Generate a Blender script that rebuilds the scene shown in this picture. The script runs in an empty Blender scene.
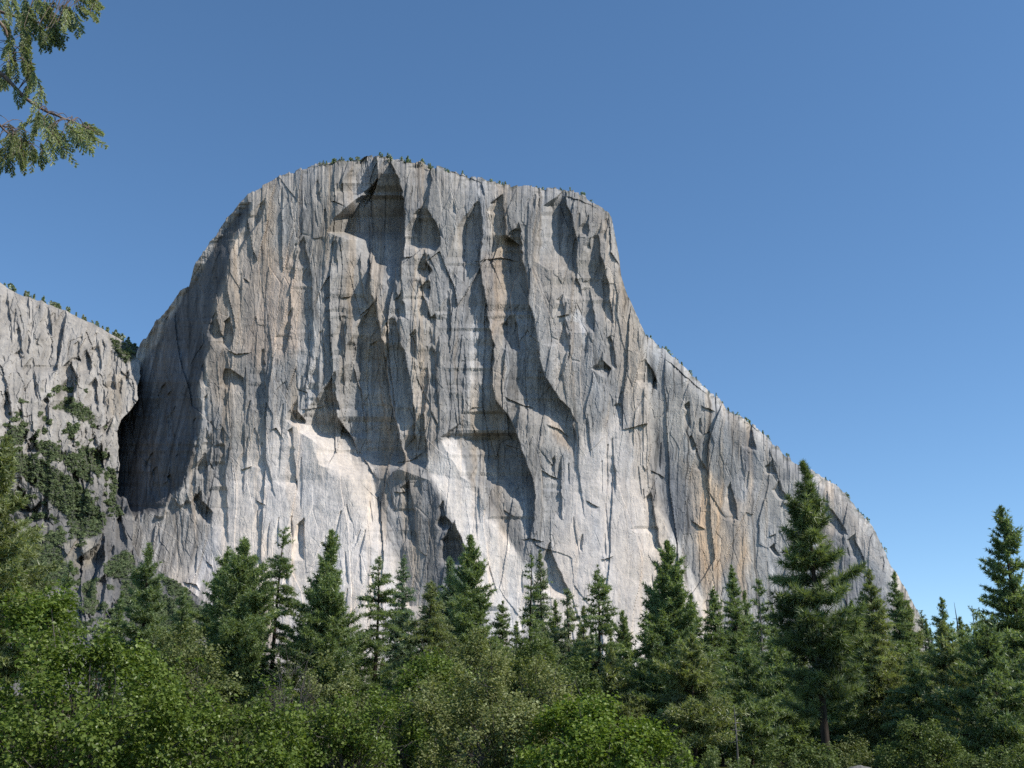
import bpy, math
import numpy as np
from math import radians, sin, cos, tan, pi

# ------------------------------------------------------------------ basics
FOC = 1080.0                      # focal length in pixels of a 1024 wide frame
PITCH = radians(18.5)
EYE = 1.7
SUN_AZ, SUN_EL = radians(111), radians(46)     # clockwise from +Y, height
SUN_POWER, SKY_POWER, SKY_ALT, SKY_AIR, SKY_DUST, SKY_OZ, SKY_SAT, SKY_HUE = 5.0, .15, 1600, 1.0, .0, 3.0, 1.10, .496
SP, CP = sin(PITCH), cos(PITCH)
rng = np.random.default_rng(7)
scene = bpy.context.scene
COL = scene.collection


def sight(u, v):
    """Bearing (x per metre of y, z per metre of y) of a direction seen from the meadow."""
    cx = (np.asarray(u, float) - 512.0) / FOC
    cy = (384.0 - np.asarray(v, float)) / FOC
    dy = CP - cy * SP
    return cx / dy, (SP + cy * CP) / dy


def at(u, v, Y):
    a, b = sight(u, v)
    return np.stack([a * Y, np.broadcast_to(np.asarray(Y, float), np.shape(a)) * 1.0, EYE + b * Y], -1)


# ------------------------------------------------------------------ noise
def hsh(ix, iy, seed):
    h = (ix.astype(np.int64) * 374761393 + iy.astype(np.int64) * 668265263 + seed * 1442695041) & 0xFFFFFFFF
    h = ((h ^ (h >> 13)) * 1274126177) & 0xFFFFFFFF
    h = ((h ^ (h >> 16)) * 2246822519) & 0xFFFFFFFF
    return ((h ^ (h >> 15)) & 0xFFFFFF) / float(0xFFFFFF)


def vnoise(x, y, seed=0):
    ix, iy = np.floor(x), np.floor(y)
    fx, fy = x - ix, y - iy
    fx, fy = fx * fx * (3 - 2 * fx), fy * fy * (3 - 2 * fy)
    a, b = hsh(ix, iy, seed), hsh(ix + 1, iy, seed)
    c, d = hsh(ix, iy + 1, seed), hsh(ix + 1, iy + 1, seed)
    return (a + (b - a) * fx) * (1 - fy) + (c + (d - c) * fx) * fy


def fbm(x, y, seed=0, octv=4, gain=.5):
    s, a, t = 0, 1.0, 0
    for k in range(octv):
        s = s + a * (vnoise(x * 2 ** k + 17.3 * k, y * 2 ** k - 9.1 * k, seed + k) * 2 - 1)
        t += a
        a *= gain
    return s / t


def cells(x, y, seed):
    """Worley cells: id hash, offset to the cell's point, gap between nearest and second nearest."""
    ix, iy = np.floor(x), np.floor(y)
    d1 = np.full(x.shape, 9.0); d2 = np.full(x.shape, 9.0)
    hh = np.zeros(x.shape); ox = np.zeros(x.shape); oy = np.zeros(x.shape)
    for jx in (-1, 0, 1):
        for jy in (-1, 0, 1):
            cx, cy = ix + jx, iy + jy
            px = cx + hsh(cx, cy, seed); py = cy + hsh(cx, cy, seed + 5)
            d = (px - x) ** 2 + (py - y) ** 2
            near = d < d1
            d2 = np.where(near, d1, np.minimum(d2, d))
            hh = np.where(near, hsh(cx, cy, seed + 9), hh)
            ox = np.where(near, x - px, ox); oy = np.where(near, y - py, oy)
            d1 = np.where(near, d, d1)
    return hh, ox, oy, np.sqrt(d2) - np.sqrt(d1)


def slabs(x, y, seed):
    h, ox, oy, gap = cells(x, y, seed)
    h2 = (h * 7.31) % 1.0; h3 = (h * 13.77) % 1.0
    return (h - .5) * 1.2 + ox * (h2 - .5) * 1.6 + oy * (h3 - .5) * .8, gap


def sstep(a, b, x):
    t = np.clip((x - a) / (b - a), 0, 1)
    return t * t * (3 - 2 * t)


def poly_mask(u, v, pts, soft=3.0):
    """1 inside a polygon, 0 outside, soft border."""
    pts = np.array(pts, float)
    lo, hi = pts.min(0) - soft - 1, pts.max(0) + soft + 1
    out = np.zeros(u.shape)
    box = (u > lo[0]) & (u < hi[0]) & (v > lo[1]) & (v < hi[1])
    x, y = u[box], v[box]
    if x.size == 0:
        return out
    ins = np.zeros(x.shape, bool); dist = np.full(x.shape, 1e9)
    n = len(pts)
    for i in range(n):
        (x0, y0), (x1, y1) = pts[i], pts[(i + 1) % n]
        if y0 != y1:
            c = ((y0 > y) != (y1 > y)) & (x < (x1 - x0) * (y - y0) / (y1 - y0) + x0)
            ins ^= c
        ex, ey = x1 - x0, y1 - y0
        t = np.clip(((x - x0) * ex + (y - y0) * ey) / (ex * ex + ey * ey + 1e-9), 0, 1)
        dist = np.minimum(dist, np.hypot(x - x0 - t * ex, y - y0 - t * ey))
    out[box] = sstep(-soft, soft, np.where(ins, dist, -dist))
    return out


# ------------------------------------------------------------------ mesh / object helpers
def tri_mesh(name, verts, faces, attrs=None, smooth=False):
    """faces: N x 3 or N x 4 index array; attrs: {name: per-vertex float or rgb array}."""
    verts = np.asarray(verts, np.float32); faces = np.asarray(faces, np.int32)
    me = bpy.data.meshes.new(name)
    k = faces.shape[1]
    me.vertices.add(len(verts)); me.loops.add(faces.size); me.polygons.add(len(faces))
    me.vertices.foreach_set('co', verts.ravel())
    me.loops.foreach_set('vertex_index', faces.ravel())
    me.polygons.foreach_set('loop_start', np.arange(0, faces.size, k, dtype=np.int32))
    me.polygons.foreach_set('use_smooth', np.full(len(faces), smooth, bool))
    for nm, val in (attrs or {}).items():
        val = np.asarray(val, np.float32)
        if val.ndim == 1:
            me.attributes.new(nm, 'FLOAT', 'POINT').data.foreach_set('value', val)
        else:
            rgba = np.ones((len(val), 4), np.float32); rgba[:, :3] = val
            me.attributes.new(nm, 'FLOAT_COLOR', 'POINT').data.foreach_set('color', rgba.ravel())
    me.update(calc_edges=True)
    return me


def obj(name, me, mat, parent=None, label=None, cat=None, group=None, kind=None):
    o = bpy.data.objects.new(name, me)
    COL.objects.link(o)
    if me is not None and mat is not None:
        me.materials.append(mat)
    o.parent = parent
    for k, val in (('label', label), ('category', cat), ('group', group), ('kind', kind)):
        if val:
            o[k] = val
    return o


def thing(name, label, cat, loc, group=None):
    o = obj(name, None, None, None, label, cat, group)
    o.location = loc
    o.empty_display_size = 1.0
    return o


# ------------------------------------------------------------------ materials
def nodes_of(name):
    m = bpy.data.materials.new(name); m.use_nodes = True
    nt = m.node_tree; nt.nodes.clear()
    return m, nt, nt.nodes.new('ShaderNodeOutputMaterial')


def rock_material(name, fine=1.0, bump=.35):
    m, nt, out = nodes_of(name)
    N, L = nt.nodes.new, nt.links.new
    bs = N('ShaderNodeBsdfPrincipled'); bs.inputs['Roughness'].default_value = .92
    bs.inputs['Specular IOR Level'].default_value = .15
    at_ = N('ShaderNodeAttribute'); at_.attribute_name = 'col'
    tc = N('ShaderNodeTexCoord')
    mp = N('ShaderNodeMapping'); mp.inputs['Scale'].default_value = (.16 * fine, .16 * fine, .05 * fine)
    L(tc.outputs['Object'], mp.inputs['Vector'])
    n1 = N('ShaderNodeTexNoise'); n1.inputs['Scale'].default_value = 1.0; n1.inputs['Detail'].default_value = 8
    n1.inputs['Roughness'].default_value = .7
    L(mp.outputs[0], n1.inputs['Vector'])
    rp = N('ShaderNodeValToRGB')
    rp.color_ramp.elements[0].position = .3; rp.color_ramp.elements[0].color = (.72, .73, .76, 1)
    rp.color_ramp.elements[1].position = .7; rp.color_ramp.elements[1].color = (1.2, 1.18, 1.15, 1)
    L(n1.outputs['Fac'], rp.inputs[0])
    mx = N('ShaderNodeMix'); mx.data_type = 'RGBA'; mx.blend_type = 'MULTIPLY'; mx.inputs['Factor'].default_value = 1
    L(at_.outputs['Color'], mx.inputs['A']); L(rp.outputs[0], mx.inputs['B'])
    L(mx.outputs['Result'], bs.inputs['Base Color'])
    n2 = N('ShaderNodeTexNoise'); n2.inputs['Scale'].default_value = .35 * fine; n2.inputs['Detail'].default_value = 6
    n2.inputs['Roughness'].default_value = .65
    L(tc.outputs['Object'], n2.inputs['Vector'])
    bp = N('ShaderNodeBump'); bp.inputs['Strength'].default_value = bump; bp.inputs['Distance'].default_value = 3.0 / fine
    L(n2.outputs['Fac'], bp.inputs['Height']); L(bp.outputs[0], bs.inputs['Normal'])
    L(bs.outputs[0], out.inputs[0])
    return m


def leaf_material(name, dark, mid, light, trans=.3, gloss=.0, rough=.45):
    """Leaf colour from the 'tint' attribute (0 dark .. 1 light)."""
    m, nt, out = nodes_of(name)
    N, L = nt.nodes.new, nt.links.new
    a = N('ShaderNodeAttribute'); a.attribute_name = 'tint'
    rp = N('ShaderNodeValToRGB')
    e = rp.color_ramp.elements
    e[0].position = 0; e[0].color = (*dark, 1)
    e[1].position = 1; e[1].color = (*light, 1)
    x = e.new(.5); x.color = (*mid, 1)
    L(a.outputs['Fac'], rp.inputs[0])
    d = N('ShaderNodeBsdfDiffuse'); t = N('ShaderNodeBsdfTranslucent')
    L(rp.outputs[0], d.inputs[0])
    tm = N('ShaderNodeMix'); tm.data_type = 'RGBA'; tm.blend_type = 'MULTIPLY'; tm.inputs['Factor'].default_value = 1
    L(rp.outputs[0], tm.inputs['A']); tm.inputs['B'].default_value = (1.1, 1.15, .5, 1)
    L(tm.outputs['Result'], t.inputs[0])
    mx = N('ShaderNodeMixShader'); mx.inputs[0].default_value = trans
    L(d.outputs[0], mx.inputs[1]); L(t.outputs[0], mx.inputs[2])
    last = mx
    if gloss > 0:
        g = N('ShaderNodeBsdfGlossy'); g.inputs['Roughness'].default_value = rough
        g.inputs[0].default_value = (1, 1, 1, 1)
        m2 = N('ShaderNodeMixShader'); m2.inputs[0].default_value = gloss
        L(mx.outputs[0], m2.inputs[1]); L(g.outputs[0], m2.inputs[2]); last = m2
    L(last.outputs[0], out.inputs[0])
    return m


def bark_material(name, c0, c1, sc=6.0):
    m, nt, out = nodes_of(name)
    N, L = nt.nodes.new, nt.links.new
    bs = N('ShaderNodeBsdfPrincipled'); bs.inputs['Roughness'].default_value = .9
    bs.inputs['Specular IOR Level'].default_value = .1
    tc = N('ShaderNodeTexCoord'); mp = N('ShaderNodeMapping'); mp.inputs['Scale'].default_value = (1, 1, .15)
    L(tc.outputs['Object'], mp.inputs[0])
    n = N('ShaderNodeTexNoise'); n.inputs['Scale'].default_value = sc; n.inputs['Detail'].default_value = 5
    L(mp.outputs[0], n.inputs['Vector'])
    rp = N('ShaderNodeValToRGB'); rp.color_ramp.elements[0].position = .35; rp.color_ramp.elements[1].position = .65
    rp.color_ramp.elements[0].color = (*c0, 1); rp.color_ramp.elements[1].color = (*c1, 1)
    L(n.outputs['Fac'], rp.inputs[0]); L(rp.outputs[0], bs.inputs['Base Color'])
    bp = N('ShaderNodeBump'); bp.inputs['Strength'].default_value = .6; bp.inputs['Distance'].default_value = .03
    L(n.outputs['Fac'], bp.inputs['Height']); L(bp.outputs[0], bs.inputs['Normal'])
    L(bs.outputs[0], out.inputs[0])
    return m

# ------------------------------------------------------------------ camera, sun, sky
cam = bpy.data.cameras.new('camera'); cam.sensor_width = 36; cam.lens = FOC * 36 / 1024
cam.clip_end = 60000; cam.clip_start = .1
co = bpy.data.objects.new('camera', cam); COL.objects.link(co)
co.location = (0, 0, EYE); co.rotation_euler = (pi / 2 + PITCH, 0, 0)
scene.camera = co
sun = bpy.data.lights.new('sun', 'SUN'); sun.energy = SUN_POWER; sun.angle = radians(.53); sun.color = (1, .945, .86)
so = bpy.data.objects.new('sun', sun); COL.objects.link(so)
so.rotation_euler = (pi / 2 - SUN_EL, 0, pi - SUN_AZ)
w = bpy.data.worlds.new('World'); scene.world = w; w.use_nodes = True
nt = w.node_tree; bg = nt.nodes['Background']
sk = nt.nodes.new('ShaderNodeTexSky'); sk.sky_type = 'NISHITA'; sk.sun_disc = False
sk.sun_elevation = SUN_EL; sk.sun_rotation = SUN_AZ
sk.altitude = SKY_ALT; sk.air_density = SKY_AIR; sk.dust_density = SKY_DUST; sk.ozone_density = SKY_OZ
hs = nt.nodes.new('ShaderNodeHueSaturation'); hs.inputs['Saturation'].default_value = SKY_SAT; hs.inputs['Hue'].default_value = SKY_HUE
nt.links.new(sk.outputs[0], hs.inputs['Color']); nt.links.new(hs.outputs[0], bg.inputs[0]); hs.inputs['Value'].default_value = 1.13; bg.inputs[1].default_value = SKY_POWER
scene.view_settings.view_transform = 'Standard'; scene.view_settings.look = 'None'
scene.view_settings.exposure = 0; scene.view_settings.gamma = 1
scene.cycles.max_bounces = 6; scene.cycles.diffuse_bounces = 1; scene.cycles.transmission_bounces = 4
scene.cycles.use_denoising = False

# ------------------------------------------------------------------ ground
def ground_material():
    m, nt, out = nodes_of('meadow')
    N, L = nt.nodes.new, nt.links.new
    bs = N('ShaderNodeBsdfDiffuse'); tc = N('ShaderNodeTexCoord')
    n = N('ShaderNodeTexNoise'); n.inputs['Scale'].default_value = .15; n.inputs['Detail'].default_value = 10
    L(tc.outputs['Object'], n.inputs['Vector'])
    rp = N('ShaderNodeValToRGB'); rp.color_ramp.elements[0].position = .35; rp.color_ramp.elements[1].position = .7
    rp.color_ramp.elements[0].color = (.018, .028, .01, 1); rp.color_ramp.elements[1].color = (.07, .075, .028, 1)
    L(n.outputs['Fac'], rp.inputs[0]); L(rp.outputs[0], bs.inputs[0]); L(bs.outputs[0], out.inputs[0])
    return m

gx = np.concatenate([-np.geomspace(9000, 20, 40), [0], np.geomspace(20, 9000, 40)])
gy = np.concatenate([[-400, -100, -20, 0, 20], np.geomspace(40, 20000, 60)])
GX, GY = np.meshgrid(gx, gy)
GZ = np.where((GY > 30), .25 * (fbm(GX * .02, GY * .02, 3) - .4), 0) - .05
GZ = GZ + sstep(250, 1400, GY) * 60          # talus apron rising to the foot of the wall
nv, nu = GX.shape
idx = np.arange(nv * nu).reshape(nv, nu)
gf = np.stack([idx[:-1, :-1], idx[:-1, 1:], idx[1:, 1:], idx[1:, :-1]], -1).reshape(-1, 4)
obj('ground', tri_mesh('ground', np.stack([GX, GY, GZ], -1).reshape(-1, 3), gf, smooth=True), ground_material(),
    kind='structure', label='valley floor covered with dry grass and litter under the trees')


# ------------------------------------------------------------------ rock walls
def grid_faces(nv, nu):
    idx = np.arange(nv * nu, dtype=np.int32).reshape(nv, nu)
    return np.stack([idx[:-1, :-1], idx[1:, :-1], idx[1:, 1:], idx[:-1, 1:]], -1).reshape(-1, 4)


def ribs(U, V, feats, k, mpp, jit=1.2, seed=50):
    """Left-facing corners: within [L, R] of each row the wall comes forward from left to right. Returns metres toward the viewer."""
    D = np.zeros(U.shape)
    vs = V[:, 0]; us = U[0]
    for i, f in enumerate(feats):
        opt = f[0] if isinstance(f[0], dict) else {}
        rows = np.array(f[1:] if opt else f, float)
        p = opt.get('p', .5); kk = opt.get('k', k)
        kk = kk / (1 + kk * (np.mean(rows[:, 1:]) - 512) / 1000)      # same slope in the world whatever the bearing
        y0, y1 = rows[0, 0] - 1, rows[-1, 0] + 1
        r0, r1 = np.searchsorted(vs, [y0, y1])
        if r1 - r0 < 2:
            continue
        y = vs[r0:r1]
        Lf = np.interp(y, rows[:, 0], rows[:, 1]); Rf = np.interp(y, rows[:, 0], rows[:, 2])
        j = min(jit, .25 * np.max(Rf - Lf))
        Lf = Lf + j * fbm(y / 9, y * 0 + i, seed + i, 3) * 1.5
        Rf = Rf + j * fbm(y / 7, y * 0 + i + .5, seed + i + 3, 3) * 1.5
        Wd = np.maximum(Rf - Lf, .8)
        e = min(opt.get('end', 5.0), .3 * (y1 - y0))
        ramp = np.clip((y - y0) / e, 0, 1) * np.clip((y1 - y) / e, 0, 1)
        Hh = (kk * Wd * mpp * ramp)[:, None]
        if 'jag' in opt:                                       # ragged foot
            ye = y1 - opt['jag'] * (1.3 * vnoise(us / 9, us * 0, 6) ** 2 + .35 * vnoise(us / 3, us * 0, 7) + .6 * (np.clip(1 - np.abs(us - 168) / 4, 0, 1)))
            Hh = (kk * Wd * mpp * np.clip((y - y0) / e, 0, 1))[:, None] * np.clip((ye[None, :] - y[:, None]) / 3, 0, 1)
        Wd = Wd[:, None]; x = us[None, :]
        t = (x - Lf[:, None]) / Wd
        wr = opt.get('wr', 1.4) * Wd + 4; wl = opt.get('wl', 1.1) * Wd + 4
        right = np.clip(1 - (x - Rf[:, None]) / wr, 0, 1) ** 1.5 * p
        left = -np.clip(1 - (Lf[:, None] - x) / wl, 0, 1) ** 1.5 * (1 - p)
        prof = np.where(t < 0, left, np.where(t > 1, right, t - (1 - p)))
        D[r0:r1] += Hh * prof
    return D


def blur_u(A, w, st):
    n = max(1, int(w / st / 2)); out = A
    for _ in range(3):
        pad = np.pad(out, ((0, 0), (n + 1, n)), mode='edge')
        c = np.cumsum(pad, 1); out = (c[:, 2 * n + 1:] - c[:, :-2 * n - 1]) / (2 * n + 1)
    return out


def blur_v(A, w, st):
    return blur_u(A.T, w, st).T


SHADE = .85       # how far (in units of its depth) the low-angled sun throws the shadow of a corner along the wall


def recesses(U, V, feats, mpp, jit=1.0, seed=50):
    """Sharp corners: right of R the wall stands flush, between L and R it lies back just deep enough for the corner to
    shade it, left of L it slopes out again; a sharp roof above, a tapering floor below. Metres toward the viewer (<= 0)."""
    D = np.zeros(U.shape)
    vs = V[:, 0]; us = U[0]
    for i, f in enumerate(feats):
        opt = f[0] if isinstance(f[0], dict) else {}
        rows = np.array(f[1:] if opt else f, float)
        if 'foot' not in opt:                                  # the roof climbs to a point instead of ending level
            w0 = rows[0, 2] - rows[0, 1]; q = .72 + .26 * ((i * .618) % 1)
            tip = rows[0, 1] + w0 * q
            rows = np.vstack([[rows[0, 0] - w0 * (1.0 + 1.4 * ((i * .37) % 1)), tip, tip + .2], rows])
        rows[:, 1] -= opt.get('grow', .12) * (rows[:, 2] - rows[:, 1])
        y0, y1 = rows[0, 0] - .7, rows[-1, 0] + .7
        r0, r1 = np.searchsorted(vs, [y0, y1])
        if r1 - r0 < 2:
            continue
        y = vs[r0:r1]
        Lf = np.interp(y, rows[:, 0], rows[:, 1]); Rf = np.interp(y, rows[:, 0], rows[:, 2])
        j = min(jit, .3 * np.max(Rf - Lf))
        kn = np.arange(y0, y1 + 8, 5.5)                        # straight edges between irregular knots
        kn = kn + 1.8 * np.sin(kn * 7.7 + i)
        Lf = Lf + j * np.interp(y, kn, 2 * hsh(np.floor(kn), kn * 0 + i, seed) - 1)
        Rf = Rf + j * np.interp(y, kn, 2 * hsh(np.floor(kn), kn * 0 + i, seed + 1) - 1)
        Wd = np.maximum(Rf - Lf, .9)
        Hh = opt.get('d', 1.0) * Wd * mpp / (SHADE * np.interp(y, [420, 520], [1, .8])) + .6
        e = opt.get('foot', .16) * (y1 - y0)
        ramp = np.clip((y - y0) / 1.2, 0, 1) * np.clip((y1 - y) / e, 0, 1) ** .8
        x = us[None, :]
        wl = (np.minimum(opt.get('wl', 3.0 if y1 - y0 > 55 else 1.2) * Wd, 26 + .6 * Wd) + 5)
        wl = (wl * np.clip((y - y0) / (4 * np.max(Wd) + 16), .05, 1))[:, None]
        prof = np.clip((Rf[:, None] - x) / .75 + .5, 0, 1) * np.clip(1 - (Lf[:, None] - x) / wl, 0, 1)
        D[r0:r1] = np.minimum(D[r0:r1] * .55 - (Hh * ramp)[:, None] * prof, np.minimum(D[r0:r1], -(Hh * ramp)[:, None] * prof))
    return D


def flakes(n, box, hgt, wid, seed, slant=.12):
    """Random corners of small flakes and cracks."""
    r = np.random.default_rng(seed); out = []
    for k in range(n):
        y = r.uniform(box[1], box[3]); x = r.uniform(box[0], box[2]); h = r.uniform(*hgt) * r.uniform(.5, 1)
        w0 = wid[0] + (wid[1] - wid[0]) * r.random() ** 2; s = r.normal(0, slant)
        nk = 4; ys = y + np.linspace(0, h, nk); xs = x + s * (ys - y) + np.cumsum(r.normal(0, w0 * .35, nk))
        ww = w0 * np.array([r.uniform(.3, 1), r.uniform(.7, 1.2), r.uniform(.6, 1.1), r.uniform(.1, .6)])
        out.append([(a, b - c, b) for a, b, c in zip(ys, xs, ww)])
    return out


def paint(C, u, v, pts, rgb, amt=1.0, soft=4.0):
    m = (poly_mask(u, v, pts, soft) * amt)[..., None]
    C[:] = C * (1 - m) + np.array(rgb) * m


SKYLINE = [(90,470),(104,431),(110,414),(122,392),(130,372),(137,350),(147.5,335),(155,322),(170,305),(180,291),(189,285),(194,267),(200,255),(210,241),(217,232),(230,215),(246,197),(262,186),(280,176),
 (300,169),(312,166),(335,161.5),(352,160),(362,158),(370,155),(380,155.5),(397,159),(425,164),(450,170),(475,177.5),(490,182),(510,185.5),(540,187.5),
 (560,190),(575,193),(590,200),(602,207.5),(609,214),(612,221),(615,235),(619,255),(621,275),(627,295),(635,312),(640,322),(646,336),(657,345),(672,356),
 (687,369),(700,384),(715,396),(727,409),(745,420),(760,430),(772,442),(785,455),(797,464),(820,475),(835,485),(847,495),(858,510),(875,530),(891,564),
 (905,588),(918,611),(935,650),(950,700),(965,760)]
LEFTEDGE = [(330,148),(340,142),(357,136),(380,132),(400,130),(420,114),(432,111),(464,113),(502,115),(519,117),(540,112),(770,110)]

# dark corners of the great wall, traced as (height, left, right)
WALL_RIBS = [
 [dict(p=.08, wl=60, k=1.0, end=3, jag=20), (203,249,254),(215,240,250),(228,228,243),(242,219,235),(255,210,230),(265,206,228),(285,194,226),(305,176,217),(322,162,214),(345,148,210),(365,141,204),(382,134,200),(415,116,202),(432,111,200),(452,112,192),(472,114,187),(487,115,184),(499,116,174),(507,117,170),(518,118,152),(522,119,140)],
 [ (164,362,377),(180,358,378),(192,355,374),(202,356,368),(210,358,363)],
 [ (163,384,391),(178,381,398),(190,375,402),(205,366,404),(218,357,405),(232,354,405),(240,372,405),(250,377,404),(262,382,402),(275,389,401),(285,393,397)],
 [(243,358,371),(262,359,370),(285,361,370),(302,363,373),(322,365,379),(332,366,380)],
 [(345,373,378),(380,374,379),(420,380,386),(450,386,391)],
 [(236,353,362),(260,353,360),(280,356,362),(300,357,366),(312,361,372)],
 [(245,301,305),(258,303,308),(275,308,312),(300,309,313),(345,309,313),(362,309,313)],
 [(360,315,317),(395,315,318),(412,319,321)],
 [(210,421,428),(220,421,434),(235,421,441),(245,421,440),(253,424,434)],
 [(170,421,431),(185,425,431),(200,424,428),(208,423,427)],
 [(260,421,426),(270,421,432),(280,422,426)],
 [(222,469,482),(235,468,483),(250,467,481),(262,467,480),(275,470,482),(290,472,484),(310,475,487),(330,478,490),(345,482,494),(365,482,493),(385,482,492),(400,485,496),(410,490,504),(420,492,511),(430,498,516),(440,492,519),(450,497,522),(460,502,526),(470,506,529),(478,511,532),(487,518,534),(497,523,535),(510,526,535),(520,525,534),(535,523,530),(550,521,526),(560,520,523)],
 [(203,495,503),(220,497,505),(235,499,506),(245,505,520),(255,506,521),(268,506,521),(282,505,514),(300,504,510),(320,504,511),(333,506,512)],
 [(240,510,521),(262,512,523),(275,514,527),(290,516,528),(305,518,529),(320,524,535),(340,527,537),(355,528,539),(370,530,542),(380,532,547),(390,536,553),(400,543,561),(410,553,570),(418,562,574),(425,564,573),(435,566,576),(445,570,578),(454,574,579)],
 [(325,507,517),(340,510,519),(356,515,520)],
 [(206,553,567),(218,556,572),(230,559,575),(245,562,577),(260,566,577),(270,572,578),(278,572,577),(288,574,580),(302,578,584)],
 [(238,594,599),(255,593,601),(270,594,605),(285,596,608),(300,601,610),(312,606,612),(328,610,614)],
 [(227,583,589),(236,583,588)],
 [(282,585,589),(300,586,592),(315,587,594),(332,588,594)],
 [dict(d=.6), (360,599,603),(369,598,611),(378,605,608)],
 [(338,608,611),(355,611,615),(369,613,616)],
 [dict(d=.55), (362,643,646),(372,643,653),(382,645,657),(390,650,656)],
 [ (320,365,377),(335,365,381),(350,365,385),(365,366,387),(380,367,388),(395,368,390),(410,370,393),(425,370,397),(440,371,400),(455,372,404),(464,374,405),(472,378,393),(480,390,393)],
 [(320,390,395),(340,391,400),(355,392,405),(370,392,408),(385,395,411),(400,399,413),(415,402,415),(430,405,415),(445,408,417),(460,410,418),(468,412,416)],
 [(404,421,424),(420,418,424),(435,415,425),(450,414,427),(462,416,428),(469,418,425)],
 [(372,424,428),(390,422,427),(406,421,425)],
 [(318,432,435),(345,433,436),(370,432,436),(392,431,435)],
 [ (345,350,355),(370,349,355),(390,350,361),(410,351,364),(425,352,367),(440,354,367),(455,357,369),(467,364,373),(478,368,377)],
 [ (417,318,337),(425,320,343),(432,325,348),(440,338,354),(450,347,359),(460,353,365),(470,360,371),(479,367,377)],
 [dict(foot=.8, d=.38), (369,226,230),(378,226,243),(386,226,244),(394,236,243)],
 [(411,291,297),(420,294,306),(426,299,306)],
 [(430,290,292),(450,292,294),(470,293,296),(492,295,297)],
 [(390,325,330),(402,328,338),(413,333,341)],
 [dict(foot=.8, d=.38), (416,466,470),(424,461,473),(431,454,476),(437,450,478),(443,455,482),(449,468,485),(453,479,485)],
 [dict(k=.33,p=.3,wr=.5,wl=.4), (466,374,392),(480,373,428),(495,376,437),(520,388,446),(545,398,458),(570,405,470),(610,410,480)],
 [dict(k=.30,p=.3,wr=.5,wl=.4),(468,477,487),(485,483,502),(505,495,516),(530,506,522),(555,518,524)],
 [dict(foot=.8, d=.38), (407,475,487),(414,470,489)],
 [(205,262,266),(222,254,259),(240,240,246),(258,232,238)],
 [(508,440,443),(516,442,446),(524,444,452),(532,447,451)],
 [(530,449,456),(540,448,462),(550,449,466),(558,452,470),(566,456,470)],
 [(488,405,409),(497,409,412),(510,410,414),(530,412,416),(546,414,417)],
 [(545,548,551),(560,549,554),(572,553,560),(585,558,566),(597,563,570)],
 [(498,648,652),(520,652,656),(540,655,659),(556,658,661)],
 [(440,208,213),(460,206,210),(470,209,214)],
 [(455,203,206),(470,200,207),(478,202,206)],
 [(500,196,202),(512,204,212),(524,207,210)],
 [(300,398,403),(318,400,405)], [(288,423,430),(300,424,428)],
 [(300,446,449),(330,447,451),(350,448,450)], [(350,262,264),(390,263,266),(412,262,264)],
 [(430,222,224),(470,223,225),(520,225,228),(545,225,227)],
 [(318,213,217),(330,214,220),(340,216,224)], [(322,226,231),(334,227,233),(350,226,230)],
 [(525,300,304),(560,301,305)], [(290,340,343),(330,341,344),(370,343,346)],
 [(335,412,416),(360,414,417)], [(300,560,563),(330,562,566),(352,566,570)],
 [(460,560,562),(490,558,561),(520,559,562)],
 [(437,690,692),(455,697,699),(474,706,709)], [(488,728,731),(505,732,736),(520,735,738)],
 [(405,686,689),(430,690,692)], [(430,748,752),(450,752,756)], [dict(d=.5), (440,775,781),(452,782,788)],
 [dict(d=.5), (466,768,774),(474,770,776)], [dict(d=.5), (490,775,781),(500,784,790)], [dict(d=.45), (505,822,828),(520,832,840),(535,842,848)],
 [dict(d=.45), (540,850,855),(560,858,864),(575,862,868)], [(548,772,775),(556,778,781)],
]
ROOFS = [  # thin overhangs: polyline, height in px the shade should cover, drop
 [(662,357),(672,364),(684,375),(695,385),(712,398)], [(742,420),(752,426),(762,435)], [(500,395),(520,404),(538,410)],
 [(545,424),(560,430),(572,440)], [(182,582),(196,584),(201,592)], [(180,592),(188,598)], [(224,348),(236,354),(252,353)],
 [(243,278),(250,283)], [(340,298),(352,296)], [(300,410),(320,408),(330,404)], [(395,463),(412,460),(424,452)], [(393,492),(408,492)],
 [(560,195),(580,200),(600,210)], [(440,168),(470,178),(486,184)], [(556,317),(570,314)], [(205,560),(212,566),(214,578)],
 [(650,470),(665,478)], [(700,405),(716,412)], [(585,500),(600,508)], [(270,430),(276,428),(284,440)], [(520,540),(530,538),(545,542)],
 [(690,520),(706,530)],[(768,536),(776,534)],[(400,258),(415,256)],[(330,200),(345,206)],[(470,262),(500,258),(520,262)],
 [(600,560),(614,556)],[(240,470),(252,466)],[(255,500),(266,505)],[(540,470),(560,480)],
]


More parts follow.
